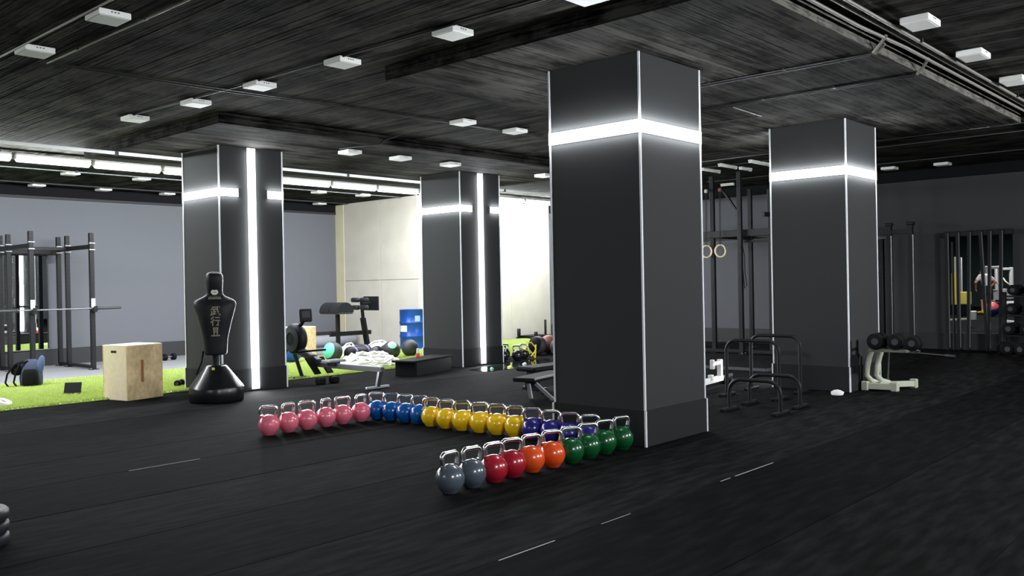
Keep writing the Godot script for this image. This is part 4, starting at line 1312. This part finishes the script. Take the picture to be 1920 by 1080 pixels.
func right_side() -> void:
	var mb: Mesher
	# tall rig between the two ringed pillars
	var rg := thing("pull_up_rig", "tall black punched steel rig between the two ringed pillars", "rig", W(0, 0, 0))
	for u in [[15.45, 8.74, 3.44], [15.3, 8.08, 3.46], [15.5, 7.56, 3.1], [17.0, 8.74, 3.3], [17.0, 7.3, 3.3]]:
		upright(rg, u[0], u[1], u[2], 0.08)
	beam(rg, W(15.45, 2.3, 10.2), W(15.4, 2.3, 7.0), 0.06, 0.13)
	beam(rg, W(15.46, 2.14, 8.1), W(15.5, 2.14, 7.0), 0.04, 0.05)
	beam(rg, W(15.45, 2.28, 8.74), W(17.0, 2.28, 8.74), 0.06, 0.09)
	beam(rg, W(15.3, 2.62, 7.6), W(17.0, 2.62, 7.3), 0.06, 0.08)
	beam(rg, W(17.0, 2.3, 10.0), W(17.0, 2.3, 7.0), 0.06, 0.09)
	beam(rg, W(15.4, 0.05, 9.6), W(15.4, 0.05, 7.0), 0.06, 0.06, null, "base_beam")
	beam(rg, W(15.32, 2.66, 8.1), W(15.4, 3.2, 8.52), 0.04, 0.04, null, "brace")
	upright(rg, 15.45, 10.15, 3.3, 0.08)
	rebase(rg, W(15.9, 0, 8.3))
	for k in 2:
		var rb: float = [8.8, 8.5][k]
		var g := thing("gym_ring", ["left wooden gym ring hanging in the rig", "right wooden gym ring hanging in the rig"][k], "gym ring", W(15.3, 1.86, rb), 0.0, "")
		var ring := []
		for i in 28: ring.append(Vector3(0.09 * sin(TAU * i / 28), 0.115 + 0.115 * cos(TAU * i / 28), 0.06 * sin(TAU * i / 28)))
		mb = Mesher.new()
		mb.tube(ring, 0.016, 10, true)
		part("wooden_hoop", mb, M.wood_ring, g)
		for s in [-1, 1]: beam(g, Vector3(0, 0.215, s * 0.012), Vector3(0.02, 1.27, s * 0.012), 0.004, 0.018, M.strap, "strap")
		bx("anchor", Vector3(0.02, 1.29, 0), Vector3(0.05, 0.07, 0.05), [M.cream_metal, M.brown][k], g, 0.008)
	var bd := thing("resistance_band", "dark stretch band hanging on the middle post of the rig", "band", W(15.22, 1.25, 8.02))
	mb = Mesher.new()
	mb.tube([Vector3(0, 0.85, 0.02), Vector3(0.02, 0.6, 0.06), Vector3(0.0, 0.3, 0.07), Vector3(0.01, 0.05, 0.1), Vector3(0.0, 0.0, 0.06), Vector3(0.01, 0.3, 0.03), Vector3(0, 0.8, 0.0)], 0.008, 6, true)
	part("loop", mb, M.black_rubber, bd)
	var pf := thing("lifting_platform", "dark lifting platform with raised edges on the floor under the rig", "platform", W(13.8, 0.002, 7.55))
	bx("board", Vector3(0, 0.014, 0), Vector3(2.4, 0.028, 2.6), M.rubber_2, pf, 0.003)
	for s in [-1, 1]:
		bx("edge_rail", Vector3(0, 0.022, s * 1.32), Vector3(2.46, 0.044, 0.05), M.dark_grey, pf, 0.004)
	bx("edge_rail", Vector3(-1.22, 0.022, 0), Vector3(0.05, 0.044, 2.6), M.dark_grey, pf, 0.004)
	# white machine frame behind the big pillar
	var wf := thing("white_bench_frame", "white steel bench frame sticking out behind the big near pillar", "bench frame", W(10.58, 0, 5.96), 0.0)
	beam(wf, W(-1.0, 0.085, -0.12), W(0.22, 0.085, 0.06), 0.07, 0.07, M.white_metal, "base_beam")
	beam(wf, W(0.17, 0.09, 0.05), W(0.17, 0.34, 0.05), 0.06, 0.06, M.white_metal, "post")
	beam(wf, W(0.2, 0.30, 0.05), W(-0.14, 0.30, -0.01), 0.05, 0.045, M.white_metal, "arm")
	beam(wf, W(-0.14, 0.235, -0.01), W(-0.14, 0.36, -0.01), 0.05, 0.04, M.white_metal, "plate")
	beam(wf, W(-0.2, 0.1, -0.02), W(-0.2, 0.165, -0.02), 0.06, 0.06, M.white_metal, "stub")
	beam(wf, W(0.2, 0.09, 0.05), W(0.62, 0.09, 0.12), 0.035, 0.04, M.steel, "axle")
	mb = Mesher.new()
	mb.rod(W(0.3, 0.045, -0.06), W(0.3, 0.045, 0.12), 0.043, 14, 0.006)
	part("wheel", mb, M.black_rubber, wf)
	for y in [0.26, 0.33]:
		mb = Mesher.new()
		mb.rod(W(-0.14, y, -0.036), W(-0.14, y, -0.042), 0.01, 8)
		part("bolt", mb, M.steel, wf)
	# dip bars
	hoop("tall black dip bar in front of the white bench frame", 9.75, 4.68, 5.36, 0.68, 0.13)
	hoop("tall black dip bar next to the right ringed pillar", 10.46, 4.74, 5.4, 0.70, 0.13)
	hoop("low black dip bar nearest the camera side", 8.67, 4.15, 4.74, 0.34, 0.14)
	hoop("low black dip bar between the nearest one and the tall bars", 9.25, 4.2, 4.8, 0.34, 0.14)
	# dumbbell stand
	var ds := thing("dumbbell_stand", "pale cream steel stand with curved legs beside the right ringed pillar", "stand", W(11.2, 0, 4.0))
	beam(ds, W(-0.07, 0.06, 0.2), W(-0.02, 0.06, -0.14), 0.075, 0.075, M.cream_metal, "foot_beam")
	beam(ds, W(-0.02, 0.075, 0.06), W(0.47, 0.06, -0.2), 0.075, 0.07, M.cream_metal, "base_beam")
	for e in [[-0.07, 0.2], [-0.02, -0.14], [0.48, -0.2]]: bx("end_cap", W(e[0], 0.06, e[1]), Vector3(0.085, 0.115, 0.085), M.cream_metal, ds, 0.01)
	for s in [[-0.05, 0.15], [0.04, 0.06]]:
		mb = Mesher.new()
		mb.tube([W(s[0] + 0.12, 0.09, s[1] - 0.07), W(s[0] + 0.03, 0.12, s[1] - 0.01), W(s[0] - 0.02, 0.19, s[1] + 0.03), W(s[0] - 0.02, 0.3, s[1] + 0.02), W(s[0], 0.42, s[1]), W(s[0] + 0.02, 0.5, s[1] - 0.02)], 0.032, 12)
		part("curved_leg", mb, M.cream_metal, ds)
	beam(ds, W(-0.17, 0.515, 0.1), W(-0.17, 0.515, -0.36), 0.16, 0.03, M.stand_top, "top_plate")
	beam(ds, W(-0.05, 0.52, -0.2), W(-0.05, 0.51, -0.45), 0.04, 0.03, M.steel, "cradle_arm")
	mb = Mesher.new()
	mb.rod(W(0.14, 0.1, 0.0), W(0.14, 0.5, -0.02), 0.012, 8)
	part("pull_rod", mb, M.steel, ds)
	dumbbell("large dark dumbbell on the left end of the cream stand", W(11.03, 0.63, 4.0), deg_to_rad(4), 0.1, 0.24, "")
	dumbbell("large dark dumbbell in the middle of the cream stand, its round end facing out", W(11.04, 0.63, 3.78), deg_to_rad(8), 0.095, 0.22, "")
	dumbbell("ribbed dark dumbbell on the right end of the cream stand", W(11.0, 0.62, 3.57), deg_to_rad(6), 0.09, 0.22, "")
	var rag := thing("rag", "small crumpled off-white rag at the foot of the right ringed pillar", "cloth", W(10.63, 0.002, 4.36), deg_to_rad(25))
	for q in [[-0.09, 0.09, 0.07, 0.06], [0.06, 0.09, 0.05, 0.035], [0.17, 0.06, 0.04, 0.025]]:
		mb = Mesher.new()
		mb.loft([blob_ring(0.0, q[1], q[2], 12, Vector3(q[0], 0, 0)), blob_ring(q[3] * 0.5, q[1] * 1.02, q[2] * 1.1, 12, Vector3(q[0], 0, 0.004)), blob_ring(q[3] * 0.85, q[1] * 0.6, q[2] * 0.6, 12, Vector3(q[0] - 0.01, 0, 0)), blob_ring(q[3], q[1] * 0.2, q[2] * 0.2, 12, Vector3(q[0] - 0.015, 0, 0))])
		part("fold", mb, M.cloth, rag)
	# two-post station against the end wall
	var cs := thing("cable_station", "tall black two-post cable station against the dark end wall behind the right pillar", "exercise machine", W(0, 0, 0))
	upright(cs, 17.55, 6.12, 2.42, 0.1)
	upright(cs, 17.55, 5.72, 2.4, 0.085)
	upright(cs, 17.75, 6.34, 2.3, 0.09)
	beam(cs, W(17.55, 2.27, 6.55), W(17.55, 2.27, 5.7), 0.07, 0.09)
	beam(cs, W(17.75, 2.18, 6.5), W(17.55, 2.2, 6.1), 0.07, 0.09)
	for b in [6.12, 5.72]:
		bx("post_cap", W(17.55, 2.42, b), Vector3(0.13, 0.06, 0.13), M.black_metal, cs, 0.012)
		mb = Mesher.new()
		mb.rod(W(17.49, 0.15, b - 0.06), W(17.49, 2.2, b - 0.06), 0.012, 8)
		part("guide_rod", mb, M.steel, cs)
	rebase(cs, W(17.6, 0, 6.05))
	# posts in front of the opening
	var ps := thing("storage_rack", "black storage rack of tall leaning posts in front of the wall opening", "rack", W(0, 0, 0))
	for p in [[5.22, 0.0], [5.03, 0.0], [4.83, 0.04], [4.64, -0.1], [4.48, 0.04], [4.29, 0.04]]:
		mb = Mesher.new()
		mb.bar(W(18.02, 0.0, p[0] + p[1]), W(18.02, 2.24, p[0]), 0.05, 0.05, 0.006, Vector3.RIGHT)
		var q := part("post", mb, M.black_metal, ps)
		mb = Mesher.new()
		mb.bar(W(18.02, 0.05, p[0] + p[1] - 0.029), W(18.02, 2.22, p[0] - 0.029), 0.044, 0.006, 0.001, Vector3.BACK)
		part("grey_edge", mb, M.post_grey, q)
	mb = Mesher.new()
	mb.rod(W(18.1, 0.0, 5.14), W(18.1, 2.05, 5.14), 0.022, 10)
	part("thin_post", mb, M.dark_grey, ps)
	beam(ps, W(18.06, 2.2, 5.28), W(18.06, 2.2, 4.1), 0.05, 0.1, null, "top_rail")
	rebase(ps, W(18.05, 0, 4.75))
	# dumbbell rack at the right edge
	var dk := thing("dumbbell_rack", "black three-tier dumbbell rack cut by the right edge", "rack", W(17.75, 0, 3.2))
	for y in [0.32, 0.68, 1.02]:
		for s in [-0.11, 0.11]:
			beam(dk, W(s, y, 1.0), W(s, y - 0.0, -1.2), 0.05, 0.03, null, "shelf_rail")
	for b in [1.0, -1.2]:
		beam(dk, W(0.0, 0.0, b), W(0.05, 1.1, b), 0.07, 0.05, null, "side_post")
		beam(dk, W(-0.3, 0.03, b), W(0.3, 0.03, b), 0.06, 0.05, null, "foot")
	for t in 3:
		for i in 3:
			var where: String = ["bottom tier", "middle tier", "top tier"][t]
			dumbbell("%s black dumbbell of the right edge rack, %s from its left end" % [where, ["first", "second", "third"][i]], W(17.75, [0.445, 0.8, 1.135][t], 4.0 - 0.27 * i + 0.04 * (2 - t)), deg_to_rad(4 * (i - 1)), 0.11 - 0.008 * t, 0.32, "dumbbells on the rack at the right edge")
	for i in 2:
		dumbbell("black dumbbell on the floor before the dumbbell rack, %s" % ["left one", "right one"][i], W(17.35, 0.115, 4.1 - 0.32 * i), deg_to_rad(25 - 40 * i), 0.11, 0.32, "")
	var bx2 := thing("barbell", "thin barbell lying on the dark floor before the end wall", "barbell", W(16.6, 0.028, 5.1), deg_to_rad(60))
	mb = Mesher.new()
	mb.rod(Vector3(-0.35, 0, 0), Vector3(0.35, 0, 0), 0.014, 10)
	part("shaft", mb, M.dark_grey, bx2)
	for s in [-1, 1]:
		mb = Mesher.new()
		mb.rod(Vector3(s * 0.35, 0, 0), Vector3(s * 0.55, 0, 0), 0.025, 12, 0.004)
		part("sleeve", mb, M.dark_grey, bx2)
		mb = Mesher.new()
		mb.rod(Vector3(s * 0.33, 0, 0), Vector3(s * 0.35, 0, 0), 0.027, 12, 0.004)
		part("collar", mb, M.dark_grey, bx2)

# ---- a figure's body: tapered capsules joined by a smooth minimum, meshed as surface nets
func capsule(p: Vector3, c: Array) -> float:
	var a: Vector3 = c[0]
	var b: Vector3 = c[1]
	var ab := b - a
	var t := clampf((p - a).dot(ab) / maxf(ab.length_squared(), 1e-9), 0.0, 1.0)
	var q: Vector3 = p - (a + ab * t)
	var s: Vector3 = c[4] if c.size() > 4 else Vector3.ONE
	return Vector3(q.x / s.x, q.y / s.y, q.z / s.z).length() - lerpf(c[2], c[3], t)

func body(mb: Mesher, caps: Array, cell: float, k: float) -> void:
	var lo := Vector3.ONE * 1e9
	var hi := -lo
	for c in caps:
		for e in 2:
			var m: Vector3 = Vector3.ONE * (c[2 + e] * 1.5 + 2 * cell)
			lo = lo.min(c[e] - m)
			hi = hi.max(c[e] + m)
	var n := Vector3i(((hi - lo) / cell).ceil()) + Vector3i.ONE
	var val := PackedFloat32Array()
	val.resize(n.x * n.y * n.z)
	var i := 0
	for z in n.z:
		for y in n.y:
			for x in n.x:
				var p := lo + Vector3(x, y, z) * cell
				var d := 1e3
				for c in caps:
					var e := capsule(p, c)
					if e > d + k: continue
					var h := clampf(0.5 + 0.5 * (d - e) / k, 0.0, 1.0)
					d = lerpf(d, e, h) - k * h * (1.0 - h)
				val[i] = d
				i += 1
	var at := {}
	var sy := n.x
	var sz := n.x * n.y
	for z in n.z - 1:
		for y in n.y - 1:
			for x in n.x - 1:
				var b := x + y * sy + z * sz
				var sum := Vector3.ZERO
				var cnt := 0
				for e in EDGES:
					var o0: Vector3i = e[0]
					var o1: Vector3i = e[1]
					var v0 := val[b + o0.x + o0.y * sy + o0.z * sz]
					var v1 := val[b + o1.x + o1.y * sy + o1.z * sz]
					if (v0 < 0.0) != (v1 < 0.0):
						sum += Vector3(o0) + Vector3(o1 - o0) * (v0 / (v0 - v1))
						cnt += 1
				if cnt: at[b] = lo + (Vector3(x, y, z) + sum / cnt) * cell
	var nrm := {}
	for b in at:
		var g := Vector3(val[b + 1] - val[b] + val[b + 1 + sy] - val[b + sy], val[b + sy] - val[b] + val[b + sy + 1] - val[b + 1], val[b + sz] - val[b] + val[b + sz + 1] - val[b + 1])
		nrm[b] = g.normalized()
	for b in at:
		for ax in 3:
			var st: int = [1, sy, sz][ax]
			var u: int = [sy, sz, 1][ax]
			var w: int = [sz, 1, sy][ax]
			if b + st >= val.size(): continue
			if (val[b] < 0.0) == (val[b + st] < 0.0): continue
			if at.has(b - u) and at.has(b - w) and at.has(b - u - w):
				mb.tri(at[b], at[b - u], at[b - u - w], nrm[b], nrm[b - u], nrm[b - u - w])
				mb.tri(at[b], at[b - u - w], at[b - w], nrm[b], nrm[b - u - w], nrm[b - w])

const EDGES := [[Vector3i(0, 0, 0), Vector3i(1, 0, 0)], [Vector3i(0, 1, 0), Vector3i(1, 1, 0)], [Vector3i(0, 0, 1), Vector3i(1, 0, 1)], [Vector3i(0, 1, 1), Vector3i(1, 1, 1)],
	[Vector3i(0, 0, 0), Vector3i(0, 1, 0)], [Vector3i(1, 0, 0), Vector3i(1, 1, 0)], [Vector3i(0, 0, 1), Vector3i(0, 1, 1)], [Vector3i(1, 0, 1), Vector3i(1, 1, 1)],
	[Vector3i(0, 0, 0), Vector3i(0, 0, 1)], [Vector3i(1, 0, 0), Vector3i(1, 0, 1)], [Vector3i(0, 1, 0), Vector3i(0, 1, 1)], [Vector3i(1, 1, 0), Vector3i(1, 1, 1)]]

func person(at: Vector3, turn: float) -> void:
	# seen from behind, stooping a little, elbows out, feet apart; local +z is the side we see
	var o := thing("person", "person in white t-shirt, black shorts and yellow shoes stooping among white machines", "person", at, turn)
	var V := func(x: float, y: float, z: float) -> Vector3: return Vector3(x, y, z)
	var mb := Mesher.new()
	var sk := [
		[V.call(0, 0.92, 0), V.call(0, 1.08, -0.03), 0.13, 0.12, Vector3(1.15, 1, 0.8)],
		[V.call(0, 1.08, -0.03), V.call(0, 1.3, -0.1), 0.125, 0.14, Vector3(1.2, 1, 0.8)],
		[V.call(-0.14, 1.37, -0.13), V.call(0.14, 1.37, -0.13), 0.07, 0.07],
		[V.call(0, 1.36, -0.14), V.call(0, 1.45, -0.2), 0.055, 0.05]]
	for s in [-1.0, 1.0]:
		sk.append([V.call(s * 0.18, 1.36, -0.13), V.call(s * 0.38, 1.15, -0.08), 0.055, 0.042])
		sk.append([V.call(s * 0.38, 1.15, -0.08), V.call(s * 0.29, 0.95, -0.22), 0.042, 0.028])
		sk.append([V.call(s * 0.1, 0.9, 0), V.call(s * 0.17, 0.5, -0.03), 0.088, 0.055])
		sk.append([V.call(s * 0.17, 0.5, -0.03), V.call(s * 0.2, 0.09, 0.02), 0.054, 0.036])
		sk.append([V.call(s * 0.2, 0.07, 0.03), V.call(s * 0.24, 0.035, -0.13), 0.036, 0.026])
	body(mb, sk, 0.018, 0.04)
	# head, bent forward
	var hd := [[V.call(0, 1.54, -0.26), V.call(0, 1.5, -0.29), 0.098, 0.075, Vector3(0.85, 1, 1)], [V.call(0, 1.46, -0.2), V.call(0, 1.5, -0.24), 0.05, 0.06],
		[V.call(0, 1.5, -0.37), V.call(0, 1.475, -0.385), 0.01, 0.016], [V.call(0, 1.44, -0.33), V.call(0, 1.44, -0.34), 0.03, 0.028]]
	for s in [-1.0, 1.0]: hd.append([V.call(s * 0.083, 1.52, -0.25), V.call(s * 0.088, 1.5, -0.245), 0.016, 0.012])
	body(mb, hd, 0.008, 0.015)
	for s in [-1.0, 1.0]:
		var w := Vector3(s * 0.29, 0.95, -0.22)
		var hn := [[w, w + Vector3(-s * 0.02, -0.07, -0.03), 0.026, 0.03, Vector3(0.7, 1, 1)]]
		for fi in 4:
			var kn := w + Vector3(-s * 0.02, -0.085 - 0.004 * (1.5 - absf(fi - 1.5)), -0.058 + 0.019 * fi)
			var L: float = [0.03, 0.036, 0.034, 0.026][fi]
			hn.append([kn, kn + Vector3(-s * 0.008, -L, 0), 0.0095, 0.009])
			hn.append([kn + Vector3(-s * 0.008, -L, 0), kn + Vector3(-s * 0.03, -L * 1.55, 0.002), 0.009, 0.008])
		hn.append([w + Vector3(-s * 0.012, -0.03, -0.045), w + Vector3(-s * 0.03, -0.065, -0.07), 0.012, 0.01])
		hn.append([w + Vector3(-s * 0.03, -0.065, -0.07), w + Vector3(-s * 0.035, -0.095, -0.066), 0.01, 0.008])
		body(mb, hn, 0.005, 0.008)
	part("body", mb, M.skin, o)
	mb = Mesher.new()
	body(mb, [[V.call(0, 1.56, -0.245), V.call(0, 1.56, -0.27), 0.098, 0.09, Vector3(0.88, 1, 1)], [V.call(0, 1.49, -0.185), V.call(0, 1.53, -0.2), 0.055, 0.07]], 0.012, 0.03)
	part("hair", mb, M.hair, o)
	mb = Mesher.new()
	var sh := [[V.call(0, 0.94, 0), V.call(0, 1.08, -0.03), 0.155, 0.14, Vector3(1.15, 1, 0.8)], [V.call(0, 1.08, -0.03), V.call(0, 1.3, -0.1), 0.145, 0.16, Vector3(1.2, 1, 0.8)], [V.call(-0.15, 1.37, -0.13), V.call(0.15, 1.37, -0.13), 0.082, 0.082]]
	for s in [-1.0, 1.0]: sh.append([V.call(s * 0.18, 1.36, -0.13), V.call(s * 0.29, 1.245, -0.105), 0.075, 0.072])
	body(mb, sh, 0.018, 0.04)
	part("t_shirt", mb, M.shirt, o)
	mb = Mesher.new()
	var so := [[V.call(0, 0.95, 0), V.call(0, 0.86, 0), 0.15, 0.14, Vector3(1.15, 1, 0.85)]]
	for s in [-1.0, 1.0]: so.append([V.call(s * 0.09, 0.88, 0), V.call(s * 0.15, 0.58, -0.02), 0.112, 0.095])
	body(mb, so, 0.018, 0.04)
	part("shorts", mb, M.shorts, o)
	for s in [-1.0, 1.0]:
		mb = Mesher.new()
		body(mb, [[V.call(s * 0.2, 0.1, 0.03), V.call(s * 0.2, 0.05, 0.05), 0.05, 0.05], [V.call(s * 0.2, 0.05, 0.04), V.call(s * 0.245, 0.042, -0.16), 0.05, 0.04]], 0.012, 0.02)
		part("shoe", mb, M.shoe, o)

func next_hall() -> void:
	var mb: Mesher
	# the neighbouring hall seen through the opening: wider things far back
	struct("floor_2", W(31.0, -0.06, 8.0), Vector3(25.0, 0.1, 16.0), M.rubber_2, "dark rubber floor of the next hall seen through the opening")
	struct("ceiling_2", W(31.0, 3.6, 8.0), Vector3(25.0, 0.2, 16.0), M.ceiling_along_0, "dark ceiling of the next hall")
	struct("wall_hall_far", W(43.6, 1.75, 8.0), Vector3(0.2, 3.5, 16.0), M.hall_wall, "dark green grey far wall of the next hall")
	struct("wall_hall_left", W(31.0, 1.75, 16.1), Vector3(25.4, 3.5, 0.2), M.hall_wall, "side wall of the next hall out of view")
	struct("wall_hall_right", W(31.0, 1.75, -0.1), Vector3(25.4, 3.5, 0.2), M.hall_wall, "side wall of the next hall out of view on the right")
	for i in 3:
		var o := thing("hall_light", ["panel light in the next hall near the opening", "panel light in the middle of the next hall", "panel light at the far end of the next hall"][i], "light", W([26.0, 32.5, 37.0][i], 3.46, [7.0, 8.0, 9.0][i]))
		bx("frame", Vector3(0, 0.01, 0), Vector3(1.3, 0.04, 0.7), M.white_plastic, o, 0.005)
		bx("diffuser", Vector3(0, -0.014, 0), Vector3(1.22, 0.006, 0.62), M.led, o, 0.001)
		area(Vector3(0, -0.03, 0), Vector3.DOWN, 1.2, 0.6, HALL, o, LED, Vector3(1, 0, 0))
	person(W(35.75, 0.0, 9.0), deg_to_rad(-42))
	# tall yellow-white posts and box on the left
	var tp := thing("padded_post", "tall pale post with a yellow padded foot left of the person in the next hall", "post", W(34.95, 0, 9.87))
	beam(tp, W(0, 0.4, 0), W(0, 2.1, 0), 0.1, 0.12, M.cream_metal, "upper_post")
	beam(tp, W(-0.02, 0.35, 0), W(0, 1.5, 0), 0.17, 0.17, M.yellow_paint, "yellow_pad")
	bx("base", W(0, 0.18, 0), Vector3(0.5, 0.36, 0.3), M.black_rubber, tp, 0.02)
	var tp2 := thing("upright_post", "white upright post right of the padded yellow post in the next hall", "post", W(36.6, 0, 10.12))
	beam(tp2, W(0, 0, 0), W(0, 2.1, 0), 0.09, 0.09, M.white_metal, "post")
	bx("foot", W(0, 0.02, 0), Vector3(0.3, 0.04, 0.3), M.black_metal, tp2, 0.005)
	var yb := thing("yellow_box", "yellow block standing on a dark stand left of the person in the next hall", "box", W(33.7, 0, 9.17))
	bx("block", Vector3(0, 0.62, 0), Vector3(0.34, 0.44, 0.3), M.yellow_paint, yb, 0.02)
	bx("stand", Vector3(0, 0.2, 0), Vector3(0.4, 0.4, 0.34), M.black_rubber, yb, 0.01)
	# white machines on the right
	machine("white cable machine just right of the person in the next hall", 36.6, 8.98, 1.75, 0.5)
	machine("white cable machine at the right side of the wall opening", 38.6, 9.1, 1.7, 0.6)
	var lp := thing("white_press_frame", "low white curved machine frame at bottom right of the wall opening", "exercise machine", W(27.5, 0, 6.33))
	mb = Mesher.new()
	mb.tube([W(0.1, 0.62, -0.25), W(0.1, 0.6, 0.12), W(0.05, 0.45, 0.2), W(0, 0.25, 0.2), W(0, 0.1, 0.15), W(0, 0.06, -0.25)], 0.065, 10)
	part("curved_frame", mb, M.white_metal, lp)
	bx("foot", W(0, 0.03, -0.02), Vector3(0.14, 0.06, 0.6), M.white_metal, lp, 0.01)
	bx("pad", W(0.1, 0.4, -0.1), Vector3(0.3, 0.25, 0.2), M.black_vinyl, lp, 0.04)
	var lb := thing("low_bench", "low pale bench on the floor of the next hall below the person", "bench", W(26.5, 0, 7.27), deg_to_rad(12))
	beam(lb, W(0, 0.17, 0.5), W(0.1, 0.21, -0.22), 0.16, 0.05, M.cream_metal, "rail")
	bx("end_block", W(0.1, 0.3, -0.24), Vector3(0.2, 0.26, 0.16), M.white_metal, lb, 0.02)
	for s in [0.4, -0.15]: bx("leg", W(0.02, 0.075, s), Vector3(0.1, 0.15, 0.06), M.cream_metal, lb, 0.004)
	var eb := thing("exercise_ball", "red and blue exercise ball on the floor right of the person", "ball", W(33.5, 0.24, 8.28))
	mb = Mesher.new()
	mb.ball(Vector3.ZERO, 0.24, 24)
	part("ball", mb, M.barrel, eb)
	mb = Mesher.new()
	var pr := []
	for i in 8:
		var t := 1.15 * (1.0 - i / 7.0)
		pr.append(Vector2(0.2415 * sin(t), 0.2415 * cos(t)))
	mb.lathe(pr, 24, Transform3D(Basis(Vector3.BACK, 0.5), Vector3.ZERO))
	part("red_cap", mb, M.red_vinyl, eb)

func machine(label: String, a: float, b: float, h: float, w: float) -> void:
	var o := thing("cable_machine", label, "exercise machine", W(a, 0, b), deg_to_rad(-42))
	for s in [-1, 1]:
		bx("column", Vector3(s * w / 2, h / 2, 0), Vector3(0.12, h, 0.14), M.white_metal, o, 0.02)
		bx("foot", Vector3(s * w / 2, 0.04, 0.2), Vector3(0.12, 0.08, 0.7), M.white_metal, o, 0.015)
	bx("head_bar", Vector3(0, h - 0.06, 0), Vector3(w, 0.1, 0.12), M.white_metal, o, 0.015)
	bx("shroud", Vector3(0, 0.62, 0.05), Vector3(w - 0.1, 0.5, 0.1), M.white_plastic, o, 0.02)
	bx("weight_stack", Vector3(0, 0.2, 0.0), Vector3(w - 0.14, 0.4, 0.16), M.black_metal, o, 0.01)
	var mb := Mesher.new()
	mb.tube([Vector3(-0.1, h * 0.75, 0.1), Vector3(-0.16, h * 0.68, 0.3), Vector3(-0.05, h * 0.6, 0.38), Vector3(0.12, h * 0.6, 0.34)], 0.03, 8)
	part("arm", mb, M.white_metal, o)
	bx("seat", Vector3(0, 0.45, 0.4), Vector3(0.3, 0.08, 0.3), M.black_vinyl, o, 0.03)

const HALL := 14.0
